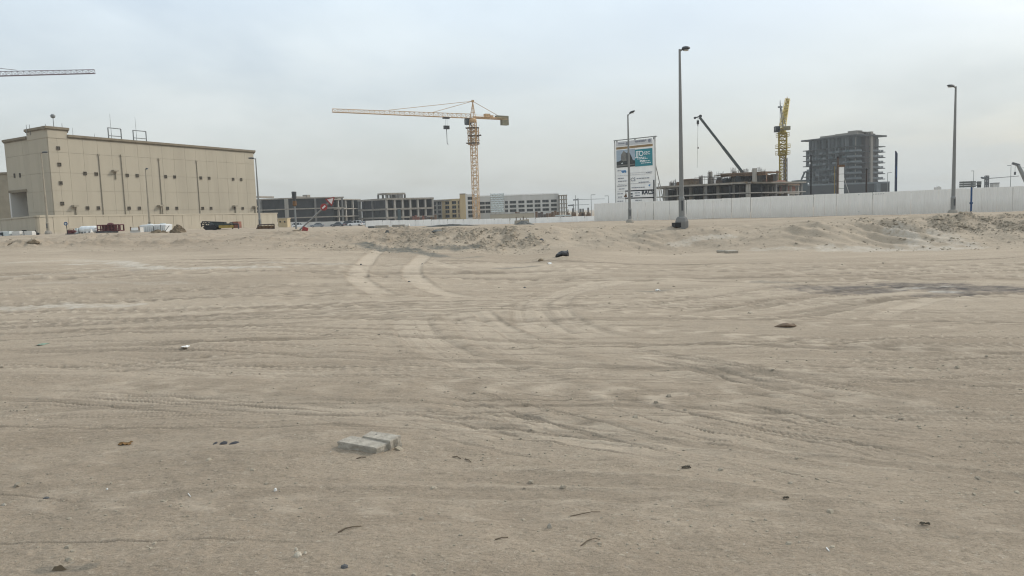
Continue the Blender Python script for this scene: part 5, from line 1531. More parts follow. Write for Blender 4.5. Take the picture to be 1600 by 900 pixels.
def street_lamp(label, base_px, base_py, top_px, top_py, D, arm, head_len, r0, tilt=.08, foot=True, matn='pole_grey', sunk=False, group='street lamps along the site', double=False):
    b = at(base_px, base_py, D); t = at(top_px, top_py, D); x = b.x
    r = thing('street_lamp', label, 'street lamp', (x, D, b.z), group)
    gz = ground_z(x, D)
    zf = b.z
    prof = [(r0 * 1.55, 0), (r0 * 1.55, .9), (r0 * 1.2, 1.0), (r0 * .95, (t.z - zf) * .5), (r0 * .55, t.z - zf)]
    MB().lathe((x, D, zf), prof, 12).build('pole', matn, r, smooth=False)
    a = Vector((math.copysign(1, arm), -.25, 0)).normalized()
    tip = Vector((x, D, t.z)) + a * abs(arm) + Vector((0, 0, tilt))
    MB().tube((x, D, t.z - .1), Vector((x, D, t.z)) + a * (abs(arm) * .35) + Vector((0, 0, tilt * .5)), r0 * .45, r0 * .4, 8).build('arm', matn, r)
    hd = MB(); s0 = Vector((x, D, t.z)) + a * (abs(arm) * .2) + Vector((0, 0, tilt * .4)); sd_ = Vector((-a.y, a.x, 0))
    rings = []
    for k, (u, w, h) in enumerate(((0, .06, .05), (.15, .13, .10), (.45, .17, .11), (.8, .14, .08), (1, .05, .03))):
        c = s0.lerp(tip, u)
        rings.append([c + sd_ * (w * math.cos(q)) + Vector((0, 0, h * math.sin(q))) for q in np.linspace(0, 2 * math.pi, 8, endpoint=False)])
    hd.loft(rings); ho_ = hd.build('lamp_head', 'lamp_dark', r)
    MB().box(s0.lerp(tip, .55) - Vector((0, 0, .10)), ((tip - s0).length * .5, .2, .03), math.atan2(a.y, a.x)).build('lens', 'pale_render', ho_)
    if foot:
        MB().lathe((x, D, zf - .30), [(r0 * 3.4, -.5), (r0 * 3.4, .06), (r0 * 2.7, .24), (r0 * 2.0, .30)], 10).build('footing', 'concrete_dark' if D < 50 else 'concrete', r)
    MB().box((x, D - r0 * 1.5, zf + .55), (r0 * .9, .04, .5)).build('hatch', 'lamp_dark', r)
    return r
# right: three lamps on the crest of the bank and behind it
street_lamp('tallest grey street lamp standing on the bank, in front of the middle of the hoarding', 1065.3, 338.5, 1061.0, 77, 38.6, .5, .4, .098, .03)
street_lamp('slim grey street lamp in front of the white billboard', 984.2, 342.5, 979.5, 179, 68, .62, .5, .105, .28)
street_lamp('grey street lamp on the bank at the right, beside the blue sign post', 1489.2, 327.5, 1494, 135, 58, -.75, .5, .115, .06)
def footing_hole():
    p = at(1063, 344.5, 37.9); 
    r = thing('footing_gap', 'black block standing in for the shaded gap under the tallest street lamp', 'footing', (p.x, 37.9, p.z))
    MB().box((p.x - .02, 38.5, p.z - .22), (.42, .45, .22), .12).build('block', 'near_black', r)  # near-black box painted as the shaded gap below the lamp footing
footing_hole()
# left: three lamps in front of the beige building
street_lamp('leftmost grey street lamp in front of the corner tower of the beige building', 75.3, 360.5, 67.5, 238.5, 88, .95, .5, .11, .03, True, 'grey_pipe')
street_lamp('grey street lamp seen end on in front of the second white tank', 234.8, 358, 229.3, 264, 95, .35, .3, .11, .03, True, 'grey_pipe')
street_lamp('grey street lamp at the right end of the beige building', 406.5, 354.5, 398.5, 247.5, 92, -.85, .5, .105, .05)
# far lamps
for px, yb, yt, D, arm, lab in ((923.5, 336, 304.5, 300, 1.4, 'thin faint street lamp just left of the long hoarding'), (950.5, 322, 306, 300, -1.2, 'thin faint street lamp showing above the left end of the hoarding'),
                                (1386.8, 298, 270, 300, 1.3, 'thin street lamp to the right of the dark apartment tower'), (1521.5, 294, 267, 330, -.9, 'thin far street lamp above the grey direction sign'),
                                (1579.8, 292, 258.5, 300, -1.2, 'thin far street lamp at the right behind the hoarding'), (1603, 292, 262, 330, -1.2, 'thin far street lamp at the very right edge of the view')):
    b = at(px, yt, D)
    r = thing('street_lamp', lab, 'street lamp', (b.x, D, -1.5), 'far street lamps behind the hoarding')
    MB().tube((b.x, D, -1.6), (b.x, D, b.z), .13, .09, 6).build('pole', 'steel_grey', r)
    MB().box((b.x + arm * .6, D, b.z), (abs(arm) * 1.2, .3, .16)).build('lamp_head', 'lamp_dark', r)

def simple_post(name, label, cat, px, yt, yb, D, w, m_, tip=None, group=None):
    b = at(px, yt, D); zb = -1.6 if D > 60 else ground_z(b.x, D) - .1
    r = thing(name, label, cat, (b.x, D, zb), group)
    return r, b, zb
for px, yt, w, D, m_, lab in ((1267.3, 242, 2.4, 105, 'near_black', 'dark post in front of the left half of the dark apartment tower'), (1309.3, 245, 3.6, 104, 'rebar', 'brown black post beside the white slatted pylon'),
                              (1354, 264, 2.6, 102, 'hotel_brown', 'dark brown post before the right corner of the apartment tower')):
    b = at(px, yt, D); r = thing('dark_post', lab, 'post', (b.x, D, -.6), 'dark posts behind the hoarding')
    wd_ = w * D / FPX * .5
    MB().tube((b.x, D, -.6), (b.x, D, b.z), wd_, wd_ * .85, 8).build('shaft', m_, r)
    MB().lathe((b.x, D, b.z), [(wd_ * 1.15, -.12), (wd_ * 1.15, 0), (wd_ * .3, .1)], 8).build('cap', 'near_black', r)
def pylon_sign():
    D = 100
    b = at(1314.8, 257.5, D); r = thing('pylon_sign', 'white slatted pylon with a dark edge and side stay in front of the apartment tower', 'pylon', (b.x, D, -.6))
    n_ = 7; h = (b.z + .6 - .25) / n_
    for k in range(n_):
        MB().box((b.x, D, -.6 + h * (k + .5)), (.52, .35, h - .05)).build('panel', 'white_paint' if k not in (2,) else 'hoarding_white', r)
    MB().box((b.x, D + .05, (b.z - .6) / 2 - .12), (.40, .25, b.z + .35)).build('core', 'concrete_dark', r)
    MB().box((b.x - .05, D, b.z - .13), (.75, .5, .26)).build('cap', 'formwork', r)
    MB().tube(at(1319, 278, D), at(1328, 306, D), .04, .04, 6).build('stay', 'hoarding_post', r)
    for dx_ in (-.75, -.55):
        MB().tube((b.x + dx_, D + .3, -.6), (b.x + dx_, D + .3, b.z - .15), .035, .035, 6).build('side_pole', 'machine_yellow' if dx_ < -.6 else 'rebar', r)
pylon_sign()
def totem():
    D = 150
    b = at(1400.6, 235, D); r = thing('totem_post', 'tall slim dark navy totem with a slanted tip standing alone right of the tower', 'post', (b.x, D, -1))
    w = .31
    MB().loft([[(b.x + sx * w / 2, D + sy * .2, z + (.55 * (-sx) * .5 if z > 0 else 0)) for sx, sy in ((-1, -1), (1, -1), (1, 1), (-1, 1))] for z in (-1.2, b.z - .35)]).build('blade', 'navy', r)
    MB().box((b.x, D - .21, b.z * .62), (w * .5, .02, 2.2)).build('face_strip', 'blue_post', r)
    MB().box((b.x, D, -.9), (.7, .7, .5)).build('base', 'near_black', r)
totem()
def direction_sign():
    D = 62
    b = at(1517.2, 331, D); t = at(1517, 284, D)
    r = thing('direction_sign', 'grey backed road direction sign on a dark blue post in front of the hoarding', 'sign', (b.x, D, b.z))
    MB().tube((b.x, D, b.z - .4), (b.x, D, at(1517, 293, D).z + .4), .07, .07, 10).build('post', 'blue_post', r)
    MB().lathe((b.x, D, at(1517, 318, D).z), [(.075, -.06), (.125, -.02), (.125, .10), (.075, .14)], 10).build('collar', 'blue_post', r)
    mat('sign_back', (.16, .17, .165), .5, .12, 2, metal=.3)
    p, q = at(1498, 283.6, D), at(1523.5, 282.5, D)
    zt, zb = p.z, at(1498, 293.4, D).z
    for k in range(3):
        z0, z1 = zb + (zt - zb) * k / 3 + .012, zb + (zt - zb) * (k + 1) / 3 - .012
        MB().box(((p.x + q.x) / 2, D - .10, (z0 + z1) / 2), (q.x - p.x, .03, z1 - z0)).build('board_strip', 'sign_back', r)
    for f in (.25, .75): MB().box((p.x + (q.x - p.x) * f, D - .07, (zt + zb) / 2), (.05, .035, zt - zb)).build('bracket', 'steel_grey', r)
    for z in (.25, .75): MB().box((b.x + .08, D - .04, zb + (zt - zb) * z), (q.x - p.x, .03, .05)).build('cross_rail', 'steel_grey', r)
    for (x0, y0, x1, y1) in ((1525, 283.5, 1532, 288.5), (1525.5, 288.8, 1531.5, 293)):
        a, c = at(x0, y0, D), at(x1, y1, D)
        MB().box(((a.x + c.x) / 2, D - .11, (a.z + c.z) / 2), (c.x - a.x, .03, a.z - c.z)).build('side_plate', 'sign_back' if y0 < 286 else 'lamp_dark', r)
direction_sign()

def far_right_bits():
    D = 420
    b = at(1541.5, 292, D); z = at(1541.5, 279, D).z
    r = thing('far_crane', 'tiny far tower crane at the right edge above the hoarding', 'crane', (b.x, D, -2))
    MB().lattice((b.x, D, -2), (b.x, D, z + 1.5), (0, 1, 0), 1.3, 1.3, bays=10, rc=.3, rd=.15).build('mast', 'lamp_dark', r)
    MB().tube((b.x, D, z), at(1592, 275, D), .28, .2, 5).build('jib', 'steel_grey', r)
    MB().tube((b.x, D, z), at(1533, 277.5, D), .6, .5, 5).build('counter_jib', 'lamp_dark', r)
    p, q = at(1552, 285.5, D), at(1561.5, 285.5, D)
    r = thing('site_cabin', 'small pale grey far cabin seen above the hoarding at the right', 'cabin', (p.x, D, -2))
    MB().slab(p, q, -2, p.z - .5, 0, 3).build('wall', 'hoarding_post', r); MB().slab(p, q, p.z - .5, p.z, -.3, 3.2).build('roof', 'steel_grey', r)
    hd = at(1590.5, 257.5, 260); bs = at(1612, 300, 260)
    r = thing('mobile_crane', 'grey telescopic crane boom cut by the right edge of the view', 'crane', (bs.x, 260, -1.6))
    d = (bs - hd).normalized(); bt = hd + d * ((hd.z - .8) / -d.z)
    MB().tube(bt, hd, .95, .55, 8).build('boom_section', 'steel_grey', r)
    MB().box(hd + Vector((-.7, 0, .2)), (2.4, .8, .7), 0, 0, .3).build('boom_head', 'lamp_dark', r)
    MB().tube(hd + Vector((-.9, 0, 0)), hd + Vector((-.9, 0, -2.4)), .05, .05, 4).box(hd + Vector((-.9, 0, -2.8)), (.5, .4, 1.0)).build('hook_block', 'lamp_dark', r)
    MB().box((bt.x, 260, -.2), (9, 2.6, 2.2)).build('chassis', 'lamp_dark', r)
    for x in (-3, -1.2, 1.5, 3.2): MB().tube((bt.x + x, 258.5, -1.0), (bt.x + x, 258.9, -1.0), .6, .6, 12).build('wheel', 'near_black', r)
    a, b = at(1461, 292.5, 300), at(1469, 292.5, 300); z = at(1465, 290.8, 300).z
    r = thing('far_vehicle', 'roof of a pale far vehicle just showing over the hoarding beside the right lamp', 'vehicle', (a.x, 300, -1.5))
    MB().loft([[(a.x + (b.x - a.x) * u, 300 + v, zz) for v, zz in ((-.9, -1.5), (-.8, z - .5 * abs(u - .5) * 2), (.8, z - .5 * abs(u - .5) * 2), (.9, -1.5))] for u in (0, .15, .5, .85, 1)]).build('body', 'pale_render', r)
far_right_bits()

def small_far_cranes():
    for i, (px, yj, x0, x1, D, lab) in enumerate(((903.3, 311.8, 895.5, 945, 700, 'faint far crane with the higher thin jib left of the long hoarding'), (896, 320.5, 887.5, 921, 700, 'faint far crane with the lower thin jib left of the long hoarding'))):
        b = at(px, yj, D); r = thing('far_crane', lab, 'crane', (b.x, D, -2), 'faint far cranes left of the long hoarding')
        MB().tube((b.x, D, -2), (b.x, D, b.z + 1), .65, .55, 4).build('mast', 'steel_grey', r)
        MB().tube((b.x, D, b.z), at(x1, yj - 1.2, D), .28, .18, 4).build('jib', 'steel_grey', r)
        MB().tube((b.x, D, b.z), at(x0, yj + .6, D), .7, .6, 4).build('counter_jib', 'lamp_dark', r)
    b = at(899, 305, 420); r = thing('far_mast', 'thin bare mast between the faint far cranes', 'mast', (b.x, 420, -2))
    MB().tube((b.x, 420, -2), (b.x, 420, b.z), .22, .15, 5).build('shaft', 'steel_grey', r)
small_far_cranes()
# ------------------------------------------------------------------ parked cars beyond the mounds
mat('car_white', (.70, .70, .69), .25, .03, 1, spec=.6); mat('car_grey', (.22, .24, .26), .25, .05, 1, metal=.3, spec=.6)
mat('car_dark', (.055, .062, .070), .25, .05, 1, spec=.6); mat('tyre', (.02, .02, .02), .9, .1, 5); mat('rim', (.35, .35, .36), .35, .05, 5, metal=.6)
mat('lamp_red', (.35, .02, .02), .3, .05, 5); mat('lamp_clear', (.7, .7, .68), .2, .03, 5)
def make_car(label, paint, suv=False):
    r = thing('parked_car', label, 'car', (0, 0, 0), 'cars parked in a row before the white wall')
    L, W = (4.7, 1.9) if suv else (4.6, 1.8); h1 = .98 if suv else .86; H = 1.78 if suv else 1.45
    sec = [(-L / 2, .40, h1 * .78, .70), (-L / 2 + .15, .28, h1 * .95, .86), (-L * .28, .24, h1, .90), (-L * .1, .22, h1, .91), (L * .2, .22, h1 * .99, .91), (L * .36, .24, h1 * .93, .88), (L / 2 - .12, .30, h1 * .80, .82), (L / 2, .40, h1 * .66, .66)]
    rings = [[(x, -w, a), (x, -w * 1.02, (a + b) / 2), (x, -w * .93, b), (x, w * .93, b), (x, w * 1.02, (a + b) / 2), (x, w, a)] for x, a, b, w in sec]
    body = MB().loft(rings)
    c0, c1, c2, c3 = (-L * .44, -L * .36, L * .06, L * .22) if suv else (-L * .36, -L * .20, L * .04, L * .21)
    wb, wt = .84, .66
    gl = MB().loft([[(c0, -wb, h1 - .03), (c0, wb, h1 - .03), (c0 + .01, wb, h1), (c0 + .01, -wb, h1)], [(c1, -wb, h1 - .03), (c1, wb, h1 - .03), (c1, wt, H - .05), (c1, -wt, H - .05)],
                    [(c2, -wb, h1 - .03), (c2, wb, h1 - .03), (c2, wt, H - .05), (c2, -wt, H - .05)], [(c3, -wb, h1 - .03), (c3, wb, h1 - .03), (c3, wb, h1), (c3, -wb, h1)]])
    body.build('body', paint, r, local=True)
    gl.build('glasshouse', 'glass_dark', r, local=True)
    MB().loft([[(c1 - .12, -wt * .98, H - .08), (c1 - .12, wt * .98, H - .08), (c1 - .05, wt * .9, H - .02), (c1 - .05, -wt * .9, H - .02)], [(c1 + .4, -wt - .03, H - .06), (c1 + .4, wt + .03, H - .06), (c1 + .4, wt * .9, H), (c1 + .4, -wt * .9, H)],
               [(c2 + .1, -wt - .02, H - .09), (c2 + .1, wt + .02, H - .09), (c2 + .1, wt * .9, H - .05), (c2 + .1, -wt * .9, H - .05)]]).build('roof', paint, r, local=True)
    pl = MB()
    for x, y0 in ((c1, 0), ((c1 + c2) / 2, 0), (c2, 0)):
        for s in (-1, 1): pl.tube((x, s * (wb + .012), h1 - .02), (x, s * (wt + .02), H - .06), .05, .045, 4)
    pl.build('pillars', paint, r, local=True)
    for x in (-L * .30, L * .30):
        for s in (-1, 1):
            w = MB().tube((x, s * (W / 2 - .24), .33), (x, s * (W / 2 + .012), .33), .33, .33, 16).build('wheel', 'tyre', r, local=True)
            MB().tube((x, s * (W / 2 - .02), .33), (x, s * (W / 2 + .022), .33), .21, .21, 10).build('rim', 'rim', w, local=True)
    for s in (-1, 1):
        MB().box((L / 2 - .07, s * .6, h1 * .68), (.12, .34, .14)).build('headlight', 'lamp_clear', r, local=True)
        MB().box((-L / 2 + .03, s * .66, h1 * .80), (.10, .3, .16)).build('tail_light', 'lamp_red', r, local=True)
        MB().box((c3 - .35, s * (W / 2 + .07), h1 + .05), (.14, .18, .12)).build('mirror', paint, r, local=True)
    return r
# (pixel centre, pixel length, depth, heading, paint, suv, label)
for px, D, rz, paint, suv, lab in ((437, 250, .5, 'car_white', False, 'white car half hidden behind the tan cabin and mounds, leftmost in the row'),
                                   (467, 246, .25, 'car_white', True, 'white car behind the funnel topped lamp, with a dark roof line'),
                                   (495.5, 250, 3.3, 'car_grey', False, 'mid grey saloon parked just right of the red square board'),
                                   (527.5, 250, 3.0, 'car_dark', False, 'dark saloon parked between the grey saloon and the dark tall car'),
                                   (541, 258, 3.25, 'car_dark', True, 'dark tall car standing behind the dark saloon'),
                                   (555, 246, 3.1, 'car_white', True, 'white tall car to the right of the dark tall car'),
                                   (568.5, 250, 2.7, 'car_white', False, 'white car beside the left end of the off white panel fence')):
    p = at(px, 352, D)
    c = make_car(lab, paint, suv); z = ground_z(p.x, D)
    zz = at(px, 355.4 if not suv else 355.0, D).z
    c.location = (p.x, D, z); c.rotation_euler = (0, 0, rz)

# ------------------------------------------------------------------ the knocked-over road sign and its neighbours
def leaning_sign():
    D = 50
    p = at(463.5, 365.5, D); q = at(521.5, 309.5, D)
    p.z = ground_z(p.x, D) - .1
    d = (q - p).normalized(); s = Vector((d.z, 0, -d.x)); f = Vector((0, -1, 0))
    r = thing('road_sign', 'red and white road signs on a leaning grey pole knocked half over', 'road sign', (p.x, D, p.z))
    MB().tube(p, q - d * .15, .05, .05, 10).build('pole', 'pole_grey', r)
    def plate(c, pts, t, m_, nm, off):
        o = MB(); a = [c + d * y + s * x + f * off for x, y in pts]; b = [v + f * t for v in a]; n = len(a)
        o.add(b + a, [tuple(range(n)), tuple(range(2 * n - 1, n - 1, -1))] + [(i, n + i, n + (i + 1) % n, (i + 1) % n) for i in range(n)])
        return o.build(nm, m_, r)
    mat('sign_white', (.66, .62, .60), .5, .05, 5)
    tc = q - d * .26
    T = lambda k: [(-.36 * k, -.22 * k), (.36 * k, -.22 * k), (0, .42 * k)]
    plate(tc, T(.88), .02, 'red_sign', 'triangle_plate', .07); plate(tc + d * .02, T(.56), .012, 'sign_white', 'triangle_face', .092)
    oc = q - d * .86; ro = .235
    plate(oc, [(ro * math.cos(a), ro * math.sin(a)) for a in np.linspace(.39, .39 + 2 * math.pi, 8, endpoint=False)], .02, 'red_sign', 'octagon_plate', .07)
    st_ = plate(oc, [(-.05, -.13), (.05, -.13), (.05, .13), (-.05, .13)], .010, 'sign_white', 'stripe', .092)
    bc = at(476.2, 360.2, D - .35)
    o = MB().box(bc, (.36, .05, .44), 0, 0, .35); o.build('square_board', 'red_sign', r)
    MB().box(bc + Vector((.0, -.03, .02)), (.22, .012, .03), 0, 0, .35).box(bc + Vector((.0, -.03, -.07)), (.18, .012, .03), 0, 0, .35).build('board_lettering', 'maroon', r)
    MB().lathe((p.x, D, p.z), [(.42, -.1), (.36, .12), (.18, .2)], 9).build('footing', 'soil_brown', r)
leaning_sign()
def funnel_lamp():
    D = 72
    b = at(463.0, 360, D); t = at(460.3, 299.5, D); z0 = ground_z(b.x, D) - .1
    r = thing('funnel_lamp', 'garden lamp post with a funnel shaped head beside the leaning road sign', 'lamp post', (b.x, D, z0))
    H = t.z; k = D / FPX
    MB().lathe((b.x, D, z0), [(.09, 0), (.09, 1.2), (.075, H - z0 - 1.1)], 10).build('pole', 'steel_grey', r)
    MB().lathe((b.x, D, H - 1.35), [(.08, -.0), (.20, .12), (.17, .5)], 10).build('collar', 'formwork', r)
    MB().lathe((b.x, D, H - .85), [(.13, 0), (.20, .35), (.23, .8), (.21, .85)], 12).build('funnel', 'lamp_dark', r)
    MB().lathe((b.x, D, H - .02), [(.15, 0), (.19, .03), (.12, .08)], 12).build('cap', 'pale_render', r)
funnel_lamp()

def tan_cabin():
    a, b = at(434, 341.5, 140), at(448.5, 341.5, 140)
    gz = ground_z(a.x, 140) - .2
    r = thing('guard_cabin', 'small sandy yellow cabin with two dark round openings at the end of the compound wall', 'cabin', (a.x, 140, gz))
    MB().slab(a, b, gz, a.z - .12, 0, 2).build('wall', 'cabin_tan', r); MB().slab(a - Vector((.1, 0, 0)), b + Vector((.1, 0, 0)), a.z - .12, a.z, -.1, 2.1).build('roof', 'cabin_tan', r)
    for px in (437.8, 444.8):
        c = at(px, 346.5, 139.9)
        MB().tube(c, c + Vector((0, -.06, 0)), .16, .16, 10).build('opening', 'dark_louvre', r)
tan_cabin()

# ------------------------------------------------------------------ gear in front of the compound wall
def gear():
    D = 80
    def base(px, D): 
        x = at(px, 360, D).x; return x, ground_z(x, D)
    # first white tank, lying
    x0, x1 = at(125, 355, D).x, at(151, 355, D).x; z0 = ground_z((x0 + x1) / 2, D); zt = at(138, 353, D).z; rr = (zt - z0) * .5
    r = thing('water_tank', 'white cylindrical tank lying on its side beside the maroon frames', 'tank', ((x0 + x1) / 2, D, z0))
    o = MB(); cz = zt - rr
    rings = []
    for u, k in ((0, .55), (.04, .86), (.1, 1), (.33, 1), (.345, .965), (.36, 1), (.64, 1), (.655, .965), (.67, 1), (.9, 1), (.96, .86), (1, .55)):
        x = x0 + (x1 - x0) * u; rings.append([(x, D + rr * k * math.cos(a), cz + rr * k * math.sin(a)) for a in np.linspace(0, 2 * math.pi, 18, endpoint=False)])
    o.loft(rings).build('drum', 'tank_white', r, smooth=True)
    for u in (.2, .8): MB().box((x0 + (x1 - x0) * u, D, z0 + .08), (.25, rr * 1.7, .3)).build('cradle', 'lamp_dark', r)
    MB().box((x0 - .12, D - .3, cz - .1), (.22, .6, rr * 1.6)).build('end_plate', 'mesh_sheet', r)
    # maroon frames
    xa, xb = at(156, 355, D).x, at(189.5, 355, D).x; z0 = ground_z((xa + xb) / 2, D); zt = at(172, 351.5, D).z
    r = thing('steel_rack', 'stack of maroon red tubular frames between the two white tanks', 'frames', ((xa + xb) / 2, D, z0), )
    for k in range(7):
        x = xa + (xb - xa) * k / 6.0
        f = MB(); y0, y1 = D - .5, D + .5
        w = (xb - xa) / 6 * .92
        if k == 6: w = .02
        q = [(x, y0, z0 + .25), (x, y0, zt), (x + w, y0, zt), (x + w, y0, z0 + .25), (x, y0, z0 + .25)]
        f.path(q, .055, 6); f.path([(a, y1, c) for a, b, c in q], .055, 6)
        for a, b, c in q[:-1]: f.tube((a, y0, c), (a, y1, c), .05, .05, 6)
        f.tube((x, y0, (z0 + zt) / 2), (x + w, y0, (z0 + zt) / 2), .045, .045, 6)
        f.build('frame', 'maroon', r)
    m0, m1 = xa + (xb - xa) * .2, xa + (xb - xa) * .72
    MB().box(((m0 + m1) / 2, D + .1, (z0 + zt) / 2 + .1), (m1 - m0, .7, (zt - z0) * .72)).build('red_case', 'maroon', r)
    MB().lathe((at(172.5, 350, D).x, D, zt), [(.30, 0), (.32, .12), (.15, .22)], 10).build('filler_cap', 'maroon', r)
    MB().box(((xa + xb) / 2 - .3, D - .2, z0 + .1), (xb - xa - .6, 1.4, .26)).build('sled', 'lamp_dark', r)
    # second white tank: square, with lids
    xa, xb = at(224, 357, D).x, at(264.5, 357, D).x; z0 = ground_z((xa + xb) / 2, D); zt = at(244, 350.5, D).z
    r = thing('water_tank', 'large white box shaped tank with ribbed sides behind the end on street lamp', 'tank', ((xa + xb) / 2, D, z0))
    for k, (u0, u1) in enumerate(((0, .52), (.55, 1.0))):
        p0, p1 = xa + (xb - xa) * u0, xa + (xb - xa) * u1
        bd = MB().loft([[(p0 + t, D - .8 + t, z), (p1 - t, D - .8 + t, z), (p1 - t, D + .8 - t, z), (p0 + t, D + .8 - t, z)] for t, z in ((.10, z0 - .1), (.02, zt - .25), (0, zt - .2), (0, zt - .06), (.25, zt))]).build('tank_shell', 'tank_white', r)
        nr = 7
        for j in range(nr):
            x = p0 + (p1 - p0) * (j + .5) / nr
            MB().box((x, D - .80, (z0 + zt) / 2 - .1), (.07, .06, (zt - z0) * .66)).build('rib', 'tank_white', bd)
        MB().lathe(((p0 + p1) / 2, D, zt - .02), [(.28, 0), (.26, .1)], 12).build('lid', 'mesh_sheet', bd)
    # beige crate between them
    xa, xb = at(206, 360, 74).x, at(222, 360, 74).x; z0 = ground_z((xa + xb) / 2, 74); zt = at(214, 355.3, 74).z
    r = thing('crate', 'beige crate with a pale slot, left of the box shaped tank', 'crate', ((xa + xb) / 2, 74, z0))
    MB().box(((xa + xb) / 2, 74, (z0 + zt) / 2 - .1), (xb - xa, .7, zt - z0 + .2)).build('case', 'pale_render', r)
    MB().box(((xa + xb) / 2 - .02, 73.62, zt - .16), ((xb - xa) * .76, .08, .22)).build('slot_board', 'white_paint', r)
    for s in (0, 1): MB().box((xa + (xb - xa) * (.1 + .8 * s), 73.62, zt - .1), (.07, .12, .36)).build('handle', 'formwork', r)
    # small white barrier blocks in front of the lying tank
    x = at(138, 361, 70).x; z = ground_z(x, 70)
    r = thing('barrier_block', 'white concrete block with dark notches in front of the lying white tank', 'block', (x, 70, z))
    MB().loft([[(x - w, 70 - d_, z + h), (x + w, 70 - d_, z + h), (x + w, 70 + d_, z + h), (x - w, 70 + d_, z + h)] for w, d_, h in ((.34, .25, -.1), (.34, .25, .12), (.30, .14, .3), (.28, .12, .42))]).build('block', 'pale_render', r)
    for s in (-.18, .2): MB().box((x + s, 69.77, z + .16), (.1, .06, .14)).build('notch', 'lamp_dark', r)
    x = at(112, 362, 72).x; z = ground_z(x, 72)
    r = thing('pump_set', 'small dark maroon pump set on skids beside the blue round sign', 'pump', (x, 72, z))
    MB().box((x, 72, z + .06), (.95, .5, .1)).build('skid', 'lamp_dark', r); MB().box((x - .1, 72, z + .26), (.5, .4, .32)).tube((x + .1, 71.9, z + .28), (x + .46, 71.9, z + .28), .13, .1, 10).build('engine', 'maroon', r)
    MB().path([(x - .25, 72, z + .4), (x - .25, 72, z + .52), (x + .2, 72, z + .52), (x + .2, 72, z + .4)], .025, 6).build('handle', 'maroon', r)
    # round blue sign on a bent post
    b = at(106, 365, 70); z = ground_z(b.x, 70); t = at(103.3, 349.5, 70)
    r = thing('round_sign', 'round dark blue sign on a thin leaning post before the compound wall', 'sign', (b.x, 70, z))
    MB().tube((b.x, 70, z - .1), (t.x, 70, t.z), .03, .03, 8).build('post', 'near_black', r)
    MB().tube((t.x, 69.95, t.z), (t.x, 69.92, t.z), .17, .17, 16).build('disc', 'blue_post', r); MB().tube((t.x, 69.915, t.z), (t.x, 69.905, t.z), .09, .09, 14).build('disc_face', 'mesh_sheet', r)
    # pallets and blocks at the left edge
    specs = ((4, 9, 'tank_white', 'pale block with a blue grey panel at the far left edge of the site'), (12, 12, 'mesh_sheet', 'pale blue grey block second from the left edge of the site'),
             (28, 12, 'pale_render', 'long pale cream block between the blue grey block and the black bracket'), (46, 15, 'pale_render', 'cream block to the right of the black bracket near the leftmost street lamp'))
    for px, w, m_, lab in specs:
        D2 = 76; x = at(px, 364, D2).x; z = ground_z(x, D2); zt = at(px, 361.8 - px * .01, D2).z; ww = w * D2 / FPX
        r = thing('wall_block', lab, 'block', (x, D2, z), 'pale blocks by the left edge')
        MB().loft([[(x + a * ww / 2 * k, D2 + c * .35 * k, zz) for a, c in ((-1, -1), (1, -1), (1, 1), (-1, 1))] for k, zz in ((1, z - .1), (1, max(zt, z + .35) - .06), (.94, max(zt, z + .35)))]).build('block', m_, r)
        if px < 10: MB().box((x + .1, D2 - .36, z + .25), (ww * .4, .04, .26)).build('panel', 'hotel_grey', r)
    b = at(37.5, 366, 73); z = ground_z(b.x, 73); t = at(38, 360.3, 73)
    r = thing('bracket_post', 'short black T shaped bracket standing between pale blocks at the left', 'bracket', (b.x, 73, z))
    MB().tube((b.x, 73, z - .1), (b.x, 73, t.z), .035, .03, 6).build('stem', 'near_black', r); MB().box((b.x + .05, 73, t.z), (.42, .08, .1)).build('head', 'near_black', r)
    b = at(57, 365, 73); z = ground_z(b.x, 73)
    r = thing('scrap_bundle', 'small dark bundle of bent scrap leaning beside the leftmost street lamp', 'scrap', (b.x, 73, z))
    MB().path([(b.x - .1, 73, at(56, 359.6, 73).z), (b.x - .02, 73, z + .3), (b.x + .14, 73, z + .1), (b.x + .2, 73, z)], .05, 6).box((b.x + .13, 73, z + .1), (.24, .2, .16), .3, .2).build('scrap', 'near_black', r)
    # drilling machine
    D2 = 84; k = D2 / FPX
    xa, xb = at(317, 353, D2).x, at(376, 353, D2).x; z = ground_z((xa + xb) / 2, D2)
    r = thing('drilling_machine', 'low dark and yellow tracked drilling machine in front of the compound wall', 'machine', ((xa + xb) / 2, D2, z))
    X = lambda px: at(px, 353, D2).x
    Z = lambda py: at(340, py, D2).z
    for y in (-.7, .5):
        o = MB(); a0, a1 = X(321), X(343)
        pts = [(a0 + .25, z), (a1 - .25, z), (a1, z + .25), (a1 - .2, z + .5), (a0 + .2, z + .5), (a0, z + .25)]
        o.loft([[(px_, D2 + y + dy_, pz_) for px_, pz_ in pts] for dy_ in (0, .35)]).build('track', 'near_black', r)
    MB().box(((X(346) + X(368)) / 2, D2 - .2, z + .30), (X(368) - X(346), 1.2, .30)).build('deck', 'machine_yellow', r)
    MB().lattice((X(318), D2, Z(348.5)), (X(352), D2, Z(351)), (0, 0, 1), .7, .42, bays=8, rc=.05, rd=.03).build('boom', 'near_black', r)
    MB().path([(X(317.5), D2 - .4, Z(354)), (X(317), D2 - .4, Z(347.5)), (X(331), D2 - .4, Z(349)), (X(337), D2 - .4, Z(352))], .06, 6).build('guard_rail', 'near_black', r)
    MB().box(((X(334) + X(351)) / 2, D2, Z(351.5)), (X(351) - X(334), 1.0, .5), 0, 0, .05).box((X(333), D2, Z(353.3)), (.7, .9, .6), 0, 0, .5).box(((X(352) + X(363)) / 2, D2, Z(352.7)), (.8, .9, .42)).build('engine', 'boom_green', r)
